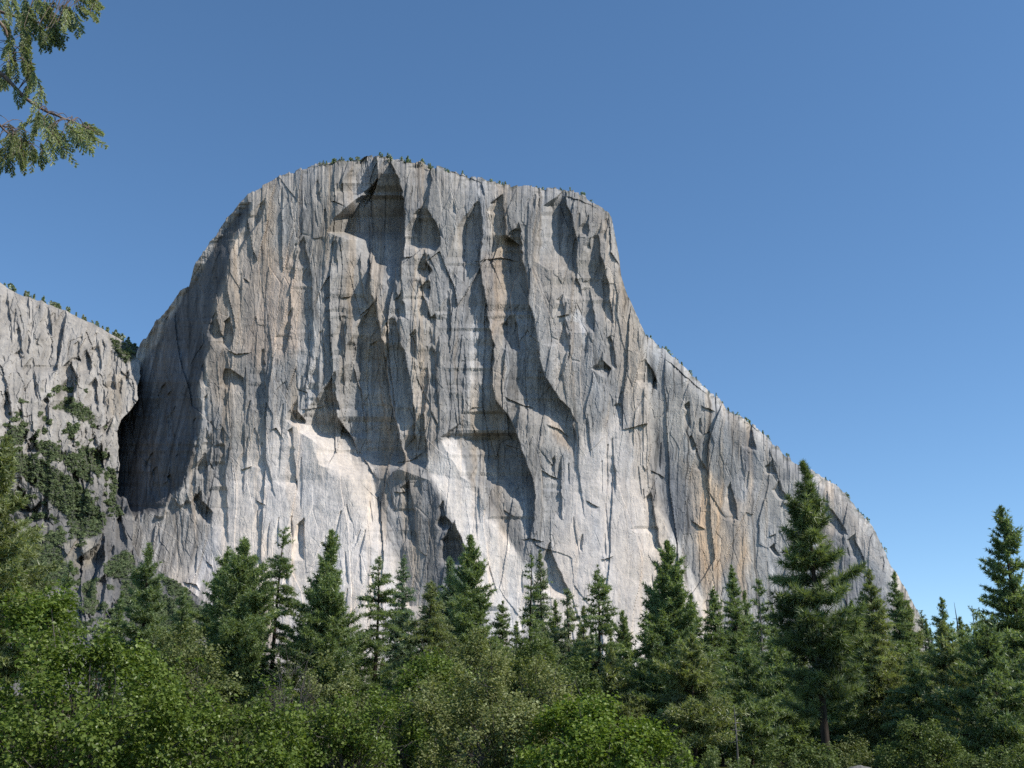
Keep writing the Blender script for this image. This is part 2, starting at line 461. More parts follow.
def build_wall():
    st = .62
    us = np.arange(92, 966, st); vs = np.arange(140, 762, st)
    U, V = np.meshgrid(us, vs)
    sx, sy = np.array(SKYLINE).T
    sky = np.interp(us, sx, sy)
    sky = sky + 1.6 * fbm(us / 7, us * 0, 11, 4) + np.where(us < 250, 2.6, 2.0) * (slabs(us / 9, us * 0 + 2.2, 12)[0]) + 1.3 * slabs(us / 4, us * 0 + 3.2, 14)[0]
    ex = np.clip(sky[None, :] - V, 0, None)             # rows above the rim roll back as the summit plateau
    Vc = np.maximum(V, sky[None, :])
    ly, lx = np.array(LEFTEDGE).T
    le = np.interp(vs, ly, lx) + 1.2 * fbm(vs / 8, vs * 0, 13, 3)
    exl = np.clip(le[:, None] - U, 0, None)
    Uc = np.maximum(U, le[:, None])
    Y = np.interp(Vc, [150, 300, 480, 640, 770], [1565, 1500, 1440, 1345, 1270])
    mpp = 1.38
    pv = np.interp(Vc, [300, 320, 420, 512, 585, 700], [640, 641, 648, 660, 692, 735])
    wing = sstep(-2, 6, Uc - pv)
    Y = Y + .22 * mpp * np.clip(np.minimum(Uc, pv) - 600, 0, None) - .04 * mpp * np.clip(Uc - pv, 0, None) + 14 * wing
    Y = Y + .10 * mpp * np.clip(360 - Uc, 0, 200)
    below = np.clip(Vc - sky[None, :], 0, None)
    Y = Y + 34 * np.exp(-below / np.interp(us, [92, 250, 300, 600, 650, 960], [3, 5, 9, 7, 5, 6])[None, :]) * sstep(215, 285, us)[None, :]
    # relief
    wu = Uc + 7 * fbm(Uc / 40, Vc / 60, 21, 3) + 1.5 * fbm(Uc / 8, Vc / 9, 22, 2)
    wv = Vc + 9 * fbm(Uc / 40, Vc / 60, 24, 3) + 1.5 * fbm(Uc / 8, Vc / 9, 25, 2)
    pale = poly_mask(wu, wv, PALE[0], 14)
    for p in PALE[1:]:
        pale = np.maximum(pale, poly_mask(wu, wv, p, 6))
    rough = 1 - .8 * pale - .35 * wing * (1 - pale)
    xu = Uc + 8 * fbm(Uc / 60, Vc / 80, 21, 3) + .10 * Vc * 0; xv = Vc + 12 * fbm(Uc / 60, Vc / 80, 24, 3)
    s1, g1 = slabs(xu / 30, xv / 150, 31)
    s2, g2 = slabs(xu / 11, xv / 55, 33)
    s3, g3 = slabs(xu / 5, xv / 16, 35)
    s4, g4 = slabs(xu / 6.5, xv / 120, 36)
    s5, g5 = slabs(xu / 2.6, xv / 5.5, 38)
    rel = 6.0 * s1 * (.4 + .6 * rough) + 2.5 * s2 * rough + .8 * s3 * (.15 + .85 * rough) + .9 * s4 * rough + .4 * s5 * (.3 + .7 * rough)
    rel += .25 * fbm(wu / 3, Vc / 26, 39, 3)
    rel += 1.6 * fbm(wu / 26, wv / 18, 43, 4) * (.2 + pale)
    crk = sstep(-.05, .35, fbm(Uc / 30, Vc / 40, 47, 3))
    rel -= 1.3 * np.exp(-(g2 / .035) ** 2) * (.3 + .7 * rough) * crk + .6 * np.exp(-(g3 / .05) ** 2) * (.4 + .6 * rough) * sstep(.0, .3, fbm(Uc / 14, Vc / 20, 48, 3))
    soft = [f for f in WALL_RIBS if isinstance(f[0], dict) and 'k' in f[0]]
    hard = [f for f in WALL_RIBS if f not in soft]
    hard += flakes(60, (205, 200, 640, 470), (28, 100), (1.0, 3.2), 301, .08) + flakes(26, (330, 180, 620, 400), (40, 120), (2, 6), 302)
    hard += flakes(55, (180, 440, 680, 640), (14, 60), (.6, 1.7), 303, .2) + flakes(34, (650, 360, 900, 600), (12, 52), (.6, 2.0), 304, .25)
    hard += flakes(40, (120, 300, 210, 500), (20, 70), (1.5, 5), 305) + flakes(30, (240, 165, 620, 225), (10, 34), (1, 2.8), 306, .15)
    D = ribs(U, V, soft, .92, mpp) + recesses(U, V, hard, mpp)
    for i, rf in enumerate(ROOFS):
        rf = np.array(rf, float)
        m = (us > rf[0, 0]) & (us < rf[-1, 0]) if rf[0, 0] < rf[-1, 0] else None
        if m is None or not m.any():
            continue
        yy = np.interp(us[m], rf[:, 0], rf[:, 1]) + .8 * fbm(us[m] / 5, us[m] * 0 + i, 60 + i, 3)
        tt = np.linspace(0, 1, m.sum()); amp = 4.0 * np.minimum(1, 4 * np.minimum(tt, 1 - tt))
        dv = Vc[:, m] - yy[None, :]
        prof = np.where(dv < 0, .6 * np.clip(1 + dv / 14, 0, 1) ** 1.5, -.5 * np.clip(1 - dv / 7, 0, 1))
        D[:, m] += amp[None, :] * prof
    big = sstep(200, 140, Uc)
    Y = Y - D - rel * (1 - .3 * big) - 2.2 * slabs((Uc + .22 * (Vc - 450)) / 5, Vc / 110, 45)[0] * big
    Y = Y + ex * 5.0 + exl * 4.0
    Vd = Vc + .05 * ex
    P = at(Uc, Vd, Y)
    # colour of the granite, with some light and shade painted in
    C = np.empty(U.shape + (3,)); C[:] = (.315, .298, .278)
    st1 = fbm(wu / 4.5, Vc / 120, 71, 4); st2 = fbm(wu / 16, Vc / 200, 72, 3)
    paint(C, wu, wv, [(640,320),(960,320),(960,770),(740,770),(700,620),(664,530),(650,430)], (.345, .332, .315), 1, 2.5)  # grey right wall, colour darkened to set off the lit prow
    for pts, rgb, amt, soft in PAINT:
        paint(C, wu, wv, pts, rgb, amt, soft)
    blot = fbm(wu / 22, wv / 30, 74, 5)
    stripe = fbm((Uc + .25 * (Vc - 450)) / 2.6, Vc / 90, 76, 3) * sstep(235, 190, Uc)
    C *= (1 + .55 * stripe)[..., None]
    C *= (1 + (.18 * st1 + .18 * st2) * (1 - .75 * pale) + .26 * blot * (1 - .65 * pale))[..., None]
    warm = fbm(wu / 30, Vc / 70, 75, 3)
    C[..., 0] *= 1 + .06 * warm; C[..., 2] *= 1 - .09 * warm
    dk = sstep(.25, .6, fbm(wu / 3.2, Vc / 75, 77, 3)) * (.35 + .3 * sstep(560, 640, Uc))
    C *= (1 - dk * (1 - .8 * pale))[..., None]
    lt = sstep(.3, .65, fbm(wu / 4.0, Vc / 60, 78, 3)) * .3
    C *= (1 + lt * (1 - .8 * pale))[..., None]
    pink = sstep(.05, .5, fbm(wu / 8, Vc / 230, 81, 3)); gry = sstep(.1, .5, fbm(wu / 10, Vc / 180, 82, 3))
    C *= 1 + (pink * (1 - .5 * pale))[..., None] * np.array((.10, .005, -.10)) + gry[..., None] * np.array((-.17, -.155, -.13)) * (1 - .6 * pale)[..., None]
    fine = sstep(.35, .75, fbm(wu / 1.3, Vc / 45, 83, 3)) * .4 - sstep(.4, .8, fbm(wu / 1.3 + 40, Vc / 45, 84, 3)) * .45
    C *= (1 + fine * (1 - .6 * pale))[..., None]
    spk = sstep(.35, .7, fbm(Uc / 2.6, Vc / 3.4, 79, 2))
    C *= (1 - .3 * spk * rough)[..., None]
    rimv = np.exp(-below / 5.0) * sstep(.0, .3, fbm(Uc / 4, Vc / 2.5, 80, 3)) * sstep(240, 300, Uc)
    C = C * (1 - rimv[..., None] * .8) + np.array((.07, .075, .055)) * rimv[..., None] * .8
    C = np.clip(C, .01, .8)
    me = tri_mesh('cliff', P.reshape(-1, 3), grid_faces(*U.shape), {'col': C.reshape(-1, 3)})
    obj('cliff', me, rock_material('granite'), kind='structure',
        label='huge sheer pale granite cliff with a rounded summit rising above the forest')
    return sky, us


PALE = [[(200,545),(215,500),(262,430),(300,415),(322,428),(350,455),(376,480),(374,505),(395,545),(408,585),(420,640),(420,770),(150,770),(165,570)],
        [(425,460),(440,440),(456,438),(470,470),(490,510),(520,556),(545,580),(560,600),(560,640),(490,640),(470,560),(440,490)],
        [(545,600),(560,540),(575,470),(590,430),(620,420),(640,450),(655,510),(680,570),(720,640),(760,760),(540,760)]]
PAINT = [
 (PALE[0], (.60,.54,.485), .95, 18), (PALE[1], (.64,.585,.53), 1, 3), (PALE[2], (.61,.545,.485), .9, 14),
 ([(240,520),(300,500),(372,500),(395,560),(405,640),(200,640)], (.64,.58,.525), .8, 20),
 ([(520,570),(560,600),(620,600),(650,640),(600,700),(500,640)], (.66,.60,.545), .8, 16),
 ([(374,470),(392,465),(425,462),(437,490),(462,545),(470,600),(408,600),(395,545),(376,510)], (.27, .262, .255), .9, 4),  # grey buttress, its half-shade partly put into the colour
 ([(480,470),(500,485),(520,520),(524,560),(515,545),(498,515)], (.21, .205, .20), .95, 3),  # shade right of the leaning ramp, painted as a grey wedge
 ([(255,262),(285,250),(300,270),(300,350),(262,370),(240,340)], (.43, .345, .275), .85, 10),
 ([(205,390),(216,300),(232,250),(262,220),(280,260),(250,330),(225,420)], (.38, .325, .27), .8, 10),
 ([(425,400),(440,400),(440,460),(428,460)], (.43, .37, .31), .6, 6),
 ([(478,250),(500,258),(500,330),(488,345),(480,300)], (.36, .31, .265), .8, 6),
 ([(485,210),(497,205),(502,255),(488,258)], (.40, .35, .29), .8, 4),
 ([(535,260),(570,255),(590,330),(585,400),(560,390),(545,330)], (.38, .335, .29), .6, 10),
 ([(600,215),(612,230),(625,310),(645,360),(650,440),(680,560),(660,560),(630,440),(612,330)], (.52, .455, .39), .75, 5),  # tan prow rock, colour brightened to make it look lit
 ([(545,410),(572,440),(574,455),(556,440)], (.38, .30, .23), .6, 4),
 ([(700,470),(720,490),(728,530),(735,560),(712,600),(700,560),(695,520)], (.47, .365, .265), .8, 8),
 ([(728,500),(745,505),(752,560),(742,600),(735,540)], (.45, .36, .275), .65, 6),
 ([(680,455),(700,470),(716,500),(700,520),(690,490)], (.36, .30, .24), .6, 7),
 ([(725,380),(745,440),(760,500),(756,520),(740,470),(715,400)], (.36, .31, .26), .5, 7),
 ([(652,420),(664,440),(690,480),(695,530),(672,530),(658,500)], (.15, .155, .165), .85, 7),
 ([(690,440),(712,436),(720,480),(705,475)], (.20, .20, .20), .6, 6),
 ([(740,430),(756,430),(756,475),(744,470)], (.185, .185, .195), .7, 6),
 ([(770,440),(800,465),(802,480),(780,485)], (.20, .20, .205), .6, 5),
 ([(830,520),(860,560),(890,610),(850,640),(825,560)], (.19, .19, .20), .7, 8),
 ([(815,475),(840,488),(862,525),(880,570),(868,560),(845,520)], (.42, .37, .32), .7, 4),
 ([(765,540),(775,528),(786,540),(784,575),(770,580)], (.36, .35, .335), .8, 4),
 ([(560,320),(580,312),(590,322),(586,350),(582,324)], (.58, .55, .52), .8, 1.5),
 ([(155,520),(200,500),(215,560),(160,580)], (.335, .315, .295), .8, 8),
 ([(112,425),(148,350),(185,292),(215,245),(250,203),(252,212),(236,240),(227,275),(216,305),(211,345),(202,390),(200,430),(188,480),(165,510),(118,520)], (.12, .121, .126), .98, 3),  # west flank: its shade is deepened by a darker rock colour
]

rim_sky, rim_us = build_wall()

# ------------------------------------------------------------------ left ridge with its wooded ledges and foot
RIDGE_SKY = [(-80,262),(-20,276),(0,281),(7,288),(18,294),(32,298),(48,304),(65,310),(80,318),(92,323),(105,331),(117,337),(128,343),(140,349),(160,356),(200,372),(330,420)]
RIDGE_RIGHT = [(270,230),(335,150),(357,142),(380,139),(400,137),(420,122),(432,118),(464,119),(502,118),(512,120),(516,128),(522,132),(530,134),(545,132),(556,138),(566,152),(575,165),(590,190),(610,214),(640,250),(700,300),(770,340)]
RIDGE_RIBS = [
 [(313,62,66),(330,57,64),(345,53,61),(360,49,59),(370,46,56),(377,46,50)],
 [(308,46,49),(330,47,52),(340,49,53)], [(296,24,28),(310,26,30),(320,28,30)],
 [(330,16,20),(350,18,22),(372,19,23)], [(352,85,88),(362,86,92),(374,84,90)], [(350,95,100),(362,97,101),(372,96,100)],
 [(366,66,72),(378,68,78),(392,70,76)], [(388,64,74),(402,62,72),(414,60,68)], [(300,5,8),(320,7,11),(345,9,13)],
 [(360,30,33),(385,32,36),(400,34,38)], [(375,110,114),(390,111,116)], [(340,36,38),(360,37,40)], [(345,76,79),(362,76,80)],
 [(395,5,9),(420,7,12)], [(400,44,48),(425,46,50)], [(385,92,97),(405,93,98)],
 [dict(k=1.2),(548,98,104),(560,90,104),(572,86,98),(584,84,93),(596,84,91),(605,86,92)], [(582,100,106),(600,98,103),(614,98,102)],
 [(520,118,122),(535,121,126),(548,124,128)], [(530,32,38),(545,36,44)], [(500,20,26),(512,24,32)], [(455,95,102),(470,97,104)],
 [(440,30,36),(452,32,38)],
]
GREEN = [
 [(15,455),(40,462),(62,474),(88,490),(104,512),(102,532),(84,540),(72,536),(66,512),(40,490),(16,472)],
 [(50,535),(62,528),(70,544),(52,548),(44,540)], [(110,470),(117,470),(118,505),(112,510)],
 [(84,445),(104,452),(100,475),(82,470)], [(30,440),(56,445),(66,462),(44,462)], [(60,452),(84,462),(92,486),(72,476)],
 [(56,404),(72,396),(90,412),(96,424),(80,420)],
 [(104,560),(128,552),(136,568),(122,580),(106,572)], [(162,576),(178,580),(208,610),(214,622),(196,624),(176,604)],
 [(116,505),(130,508),(126,518),(117,518)], [(108,336),(122,340),(136,346),(140,354),(128,362),(118,352)],
 [(25,545),(60,548),(70,580),(40,600),(20,580)], [(10,425),(30,430),(24,448),(8,444)], [(84,580),(96,576),(96,610),(84,614)],
 [(120,572),(150,590),(150,640),(124,610)], [(150,590),(176,604),(200,640),(160,650)],
]
SCRUB = [[(0,400),(60,395),(108,425),(116,470),(116,520),(90,545),(30,560),(0,560)], [(40,385),(80,380),(110,400),(112,430),(60,420)], [(70,560),(130,555),(200,640),(70,650)]]


def build_ridge():
    st = .8
    us = np.arange(-70, 332, st); vs = np.arange(262, 764, st)
    U, V = np.meshgrid(us, vs)
    sx, sy = np.array(RIDGE_SKY).T
    sky = np.interp(us, sx, sy) + 1.6 * fbm(us / 6, us * 0, 111, 4)
    ex = np.clip(sky[None, :] - V, 0, None); Vc = np.maximum(V, sky[None, :])
    ry, rx = np.array(RIDGE_RIGHT).T
    re = np.interp(vs, ry, rx) + 1.8 * fbm(vs / 7, vs * 0, 113, 3)
    exr = np.clip(U - re[:, None], 0, None); Uc = np.minimum(U, re[:, None])
    Y = np.interp(Vc, [270, 340, 380, 420, 460, 520, 545, 600, 660, 770], [1780, 1630, 1555, 1500, 1470, 1420, 1330, 1180, 1080, 930])
    Y = Y + .75 * 1.5 * (Uc - 110) * sstep(560, 440, Vc)
    wu = Uc + 5 * fbm(Uc / 25, Vc / 30, 121, 3) + 1.5 * fbm(Uc / 7, Vc / 8, 122, 2)
    wv = Vc + 6 * fbm(Uc / 25, Vc / 30, 124, 3) + 1.5 * fbm(Uc / 7, Vc / 8, 125, 2)
    s1, g1 = slabs(wu / 22, wv / 90, 131); s2, g2 = slabs(wu / 8, wv / 34, 133); s3, g3 = slabs(wu / 4, wv / 13, 135)
    rel = 8 * s1 + 4.5 * s2 + 2.0 * s3 + 4 * fbm(wu / 7, Vc / 50, 137, 4) + 1.2 * fbm(Uc / 2.2, Vc / 3, 138, 2)
    rel -= .5 * np.exp(-(g2 / .04) ** 2)
    rel += 5 * fbm(Uc / 14, Vc / 12, 139, 4) * sstep(410, 470, Vc)
    D = 1.5 * recesses(U, V, RIDGE_RIBS + flakes(64, (-20, 290, 130, 440), (8, 40), (1.2, 4), 311, .15) + flakes(90, (0, 420, 220, 640), (5, 20), (1, 4), 312, .3), 1.5, seed=150)
    Y = Y - rel - D + 25 * np.exp(-np.clip(Vc - sky[None, :], 0, None) / 5) + ex * 7 + exr * 6
    P = at(Uc, Vc + .06 * ex, Y)
    C = np.empty(U.shape + (3,)); C[:] = (.33, .308, .28)
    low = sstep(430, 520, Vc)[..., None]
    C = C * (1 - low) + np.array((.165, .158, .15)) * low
    paint(C, wu, wv, [(60,545),(84,536),(100,545),(92,562),(70,566)], (.27, .245, .20), .7, 4)
    paint(C, wu, wv, [(106,380),(118,372),(128,372),(120,415),(108,420)], (.31, .27, .22), .7, 5)
    C *= (1 + .25 * fbm(wu / 3.5, Vc / 60, 141, 4) + .3 * fbm(wu / 12, wv / 14, 142, 4))[..., None]
    g = np.zeros(U.shape)
    for p in GREEN:
        g = np.maximum(g, poly_mask(wu, wv, p, 2.5))
    sc = np.zeros(U.shape)
    for p in SCRUB:
        sc = np.maximum(sc, poly_mask(wu, wv, p, 8))
    sc = sc * sstep(.22, .40, fbm(Uc / 7, Vc / 6, 144, 4))
    cover = np.maximum(g, sc)
    C = C * (1 - cover[..., None] * .8) + np.array((.045, .055, .03)) * cover[..., None] * .8
    C = np.clip(C, .01, .8)
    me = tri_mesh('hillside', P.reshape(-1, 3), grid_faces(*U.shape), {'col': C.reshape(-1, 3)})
    obj('hillside', me, rock_material('ridge_granite', .9), kind='structure',
        label='broken granite hillside with wooded ledges left of the great cliff')
    # brush: places to grow it
    ok = (exr <= 0) & (ex <= 0)
    gi = np.flatnonzero((g.ravel() > .45) & ok.ravel()); si = np.flatnonzero((sc.ravel() > .6) & (g.ravel() < .4) & ok.ravel())
    gi = rng.choice(gi, min(len(gi), 4600), replace=False); si = rng.choice(si, min(len(si), 1500), replace=False)
    Pf = P.reshape(-1, 3)
    return sky, us, Pf[np.concatenate([gi, si])]


ridge_sky, ridge_us, brush_pts = build_ridge()


# ------------------------------------------------------------------ foliage builders
def unit(a):
    return a / (np.linalg.norm(a, axis=-1, keepdims=True) + 1e-9)


def needles(cen, dirs, size, tint, K, wid, spread=1.0, r=rng, fwd=.55):
    """K thin triangles fanning out from every tuft."""
    n = len(cen)
    d = unit(dirs[:, None, :] * fwd + r.normal(0, .6 * spread, (n, K, 3)))
    ln = size[:, None, None] * r.uniform(.6, 1.15, (n, K, 1))
    side = unit(np.cross(d, r.normal(0, 1, (n, K, 3)))) * (wid * size[:, None, None])
    c = cen[:, None, :] + d * ln * .05
    V3 = np.stack([c - side, c + side, c + d * ln], 2)
    t = np.clip(tint[:, None] + r.normal(0, .10, (n, K)), 0, 1)
    V = V3.reshape(-1, 3); F = np.arange(len(V)).reshape(-1, 3)
    return V, F, np.repeat(t.ravel(), 3)


def leaves(cen, nrm, size, tint, r=rng, flat=.8, aspect=.45):
    """One diamond leaf (two faces folded along the midrib) at each point."""
    n = len(cen)
    nn = unit(nrm + r.normal(0, flat, (n, 3)))
    a = unit(np.cross(nn, r.normal(0, 1, (n, 3)))); b = np.cross(nn, a)
    s = (size * r.uniform(.65, 1.25, n))[:, None]
    p0 = cen - a * s * .5; p1 = cen + a * s * .55
    q0 = cen + b * s * aspect + nn * s * .12; q1 = cen - b * s * aspect + nn * s * .12
    V = np.stack([p0, q0, p1, q1], 1).reshape(-1, 3)
    k = np.arange(n)[:, None] * 4
    F = np.concatenate([k + [0, 1, 2], k + [0, 2, 3]])
    return V, F, np.repeat(np.clip(tint, 0, 1), 4)


def tube(path, rad, sides=6):
    """Tapered tube along a polyline."""
    path = np.asarray(path, float); n = len(path)
    rad = np.broadcast_to(np.asarray(rad, float), (n,))
    tg = unit(np.gradient(path, axis=0))
    ref = np.where(np.abs(tg[:, 2:3]) > .9, np.array([[1., 0, 0]]), np.array([[0, 0, 1.]]))
    a = unit(np.cross(tg, ref)); b = np.cross(tg, a)
    an = np.arange(sides) / sides * 2 * pi
    V = path[:, None] + rad[:, None, None] * (np.cos(an)[None, :, None] * a[:, None] + np.sin(an)[None, :, None] * b[:, None])
    i = np.arange(n - 1)[:, None] * sides; j = np.arange(sides)[None]; j2 = (j + 1) % sides
    F = np.stack([i + j, i + j2, i + sides + j2, i + sides + j], -1).reshape(-1, 4)
    return V.reshape(-1, 3), F


def join(parts):
    Vs, Fs, Ts, o = [], [], [], 0
    for p in parts:
        Vs.append(p[0]); Fs.append(p[1] + o); o += len(p[0])
        if len(p) > 2:
            Ts.append(p[2])
    return np.concatenate(Vs), np.concatenate(Fs), (np.concatenate(Ts) if Ts else None)


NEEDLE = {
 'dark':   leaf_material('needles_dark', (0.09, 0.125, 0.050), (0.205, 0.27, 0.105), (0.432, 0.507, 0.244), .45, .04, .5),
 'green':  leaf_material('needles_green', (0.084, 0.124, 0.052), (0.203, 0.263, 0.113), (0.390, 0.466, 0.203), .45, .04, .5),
 'olive':  leaf_material('needles_olive', (0.106, 0.124, 0.052), (0.247, 0.277, 0.113), (0.434, 0.480, 0.210), .45, .04, .5),
 'yellow': leaf_material('needles_yellow', (0.120, 0.150, 0.036), (0.300, 0.337, 0.090), (0.510, 0.540, 0.166), .45, .04, .5),
 'blue':   leaf_material('needles_blue', (0.086, 0.124, 0.083), (0.197, 0.265, 0.165), (0.395, 0.479, 0.300), .45, .04, .5),
 'fluffy': leaf_material('needles_fluffy', (.05, .07, .03), (.16, .21, .08), (.36, .41, .17), .4, .04, .5),
 'grey':   leaf_material('needles_grey', (0.120, 0.143, 0.088), (0.263, 0.300, 0.187), (0.450, 0.503, 0.316), .45, .04, .5),
}
BARK = bark_material('conifer_bark', (.022, .017, .013), (.06, .046, .035))
BARK_GREY = bark_material('grey_bark', (.09, .08, .07), (.22, .2, .18))
TWIG = bark_material('twig_bark', (.06, .052, .045), (.17, .15, .135), 20)

# dens: branches per metre of crown; tuft: tuft size (m); el0/el1: branch angle at tip / at foot; droop; pw: outline power; gap: share of empty sectors
STYLE = {
 'pine':    dict(dens=10, tuft=.42, el0=58, el1=16, droop=.10, pw=.92, gap=.22, K=10, wid=.11, step=.42, lat=.30),
 'dense':   dict(dens=13, tuft=.42, el0=62, el1=24, droop=.10, pw=.84, gap=.08, K=10, wid=.11, step=.38, lat=.34),
 'sparse':  dict(dens=6.0, tuft=.38, el0=45, el1=-5, droop=.20, pw=.62, gap=.38, K=10, wid=.10, step=.42, lat=.24),
 'layered': dict(dens=6.5, tuft=.40, el0=40, el1=-4, droop=.15, pw=.70, gap=.28, K=10, wid=.10, step=.38, lat=.40),
 'fir':     dict(dens=13, tuft=.36, el0=48, el1=0, droop=.22, pw=.95, gap=.10, K=9, wid=.11, step=.38, lat=.30),
 'big':     dict(dens=8.5, tuft=.54, el0=60, el1=12, droop=.02, pw=.95, gap=.28, K=26, wid=.05, step=.46, lat=.34),
}


def conifer_geo(hgt, zb, rmax, sty, seed, res=1.0, lop=0.0):
    """Trunk and crown of a conifer standing at the origin. res < 1 thins a far tree."""
    s = STYLE[sty]; r = np.random.default_rng(seed)
    ph = r.uniform(0, 6.28); bend = hgt * .006
    def axis(z):
        return np.stack([bend * np.sin(z / hgt * 5 + ph), bend * np.cos(z / hgt * 4 + ph), z], -1)
    zt = np.linspace(0, hgt, 14)
    rad = (.012 * hgt + .04) * (1 - zt / hgt) ** .85 + .012
    TV, TF = tube(axis(zt), rad, 8)
    cl = hgt - zb
    nb = int(1.15 * s['dens'] * cl * (.75 + .5 * min(1, rmax / 2.5)))
    t = r.uniform(0, 1, nb) ** .9                          # 0 tip .. 1 foot of crown
    nw = max(4, int(cl * 1.9))
    t = np.where(r.random(nb) < .4, (np.round(t * nw) + r.normal(0, .13, nb)) / nw, t)   # whorls
    t = np.clip(t, .004, 1)
    az = r.uniform(0, 2 * pi, nb)
    lobe = 1 + .22 * np.sin(az * 2 + ph + t * 9) + .18 * np.sin(az * 3 - t * 21 + ph * 2)
    foot = 1 - .45 * sstep(.78, 1.0, t)
    L = 1.22 * rmax * (t ** (s['pw'] * .85)) * foot * lobe * r.uniform(.62, 1.12, nb) + .10
    keep = vnoise(az * 1.1 + ph, t * cl * .55, seed) > s['gap'] * (.45 + .6 * t)
    L = np.where(keep, L, L * r.uniform(.15, .5, nb))
    el = np.radians(s['el0'] + (s['el1'] - s['el0']) * sstep(0, .55, t) + r.normal(0, 7, nb))
    org = axis(hgt - t * cl * .995)
    hd = np.stack([np.cos(az), np.sin(az), np.zeros(nb)], -1); sd = np.stack([-np.sin(az), np.cos(az), np.zeros(nb)], -1)
    step = s['step'] / res
    cen, drs, sz, tn = [], [], [], []
    tuft = s['tuft'] * np.clip(.55 + L / 2.2, .55, 1.0)
    nst = np.maximum(2, np.ceil(L / step).astype(int))
    br = r.normal(.45, .13 if sty != 'big' else .17, nb)
    for lat in (0, 1, -1, 2, -2):
        for k in range(int(nst.max()) + 1):
            m = nst >= k
            if lat:
                m = m & (k > 0) & (k < nst)
            if abs(lat) == 2:
                m = m & (L > 1.6)
            if not m.any():
                continue
            f = np.clip((k + r.uniform(-.25, .25, m.sum())) / nst[m], .12, 1)
            f = np.maximum(f, .12 + .25 * (L[m] > 1.2) * (sty in ('sparse', 'layered', 'big', 'pine')))
            Lm = L[m]; e = el[m]
            off = lat * s['lat'] * Lm * .55 * (1.05 - f) * r.uniform(.6, 1.3, m.sum()) if lat else 0 * f
            fz = f * Lm
            z = np.sin(e) * fz - s['droop'] * f * f * Lm + r.normal(0, .05, m.sum())
            if sty in ('pine', 'big', 'dense'):
                z = z + .10 * Lm * f ** 3
            p = org[m] + hd[m] * (np.cos(e) * fz)[:, None] + sd[m] * off[:, None]
            p[:, 2] += z
            d = hd[m] * np.cos(e)[:, None] * .8 + sd[m] * (np.sign(off) * .5)[:, None]
            d[:, 2] += np.sin(e) * .5 + .35 - s['droop'] * f
            cen.append(p); drs.append(unit(d)); sz.append(tuft[m] * r.uniform(.75, 1.2, m.sum()))
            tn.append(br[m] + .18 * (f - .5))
    # leader
    zz = np.linspace(hgt - .06 * cl - .3, hgt - .05, 7); p = axis(zz)
    cen.append(p); drs.append(np.tile([[0, 0, 1.]], (7, 1))); sz.append(np.full(7, s['tuft'] * .55)); tn.append(np.full(7, .5))
    cen = np.concatenate(cen); drs = np.concatenate(drs); sz = np.concatenate(sz); tn = np.concatenate(tn)
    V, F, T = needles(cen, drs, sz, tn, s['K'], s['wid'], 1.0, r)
    # woody branches
    bi = np.flatnonzero(L > .8)
    bi = bi[r.random(len(bi)) < .55]
    parts = [(TV, TF)]
    for i in bi:
        f = np.linspace(0, .85, 4)
        path = org[i] + hd[i] * (np.cos(el[i]) * f * L[i])[:, None]
        path[:, 2] += np.sin(el[i]) * f * L[i] - s['droop'] * f * f * L[i]
        parts.append(tube(path, np.linspace(.014 + .012 * L[i], .008, 4), 4))
    WV, WF, _ = join(parts)
    return (WV, WF), (V, F, T)


def conifer(name, label, u, v, vb, hw, Y, sty, colr, seed, group=None, bark=None):
    x, _, z = at(u, v, Y)
    zb = max(.6, at(u, vb, Y)[2])
    (WV, WF), (V, F, T) = conifer_geo(z, zb, hw * Y / FOC / CP, sty, seed, res=min(1.0, 1.15 - (Y - 60) / 260))
    o = thing(name, label, 'tree', (x, Y, 0), group)
    obj('trunk', tri_mesh('trunk', WV, WF, smooth=True), bark or BARK, o)
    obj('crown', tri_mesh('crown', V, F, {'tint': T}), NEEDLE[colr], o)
    return o

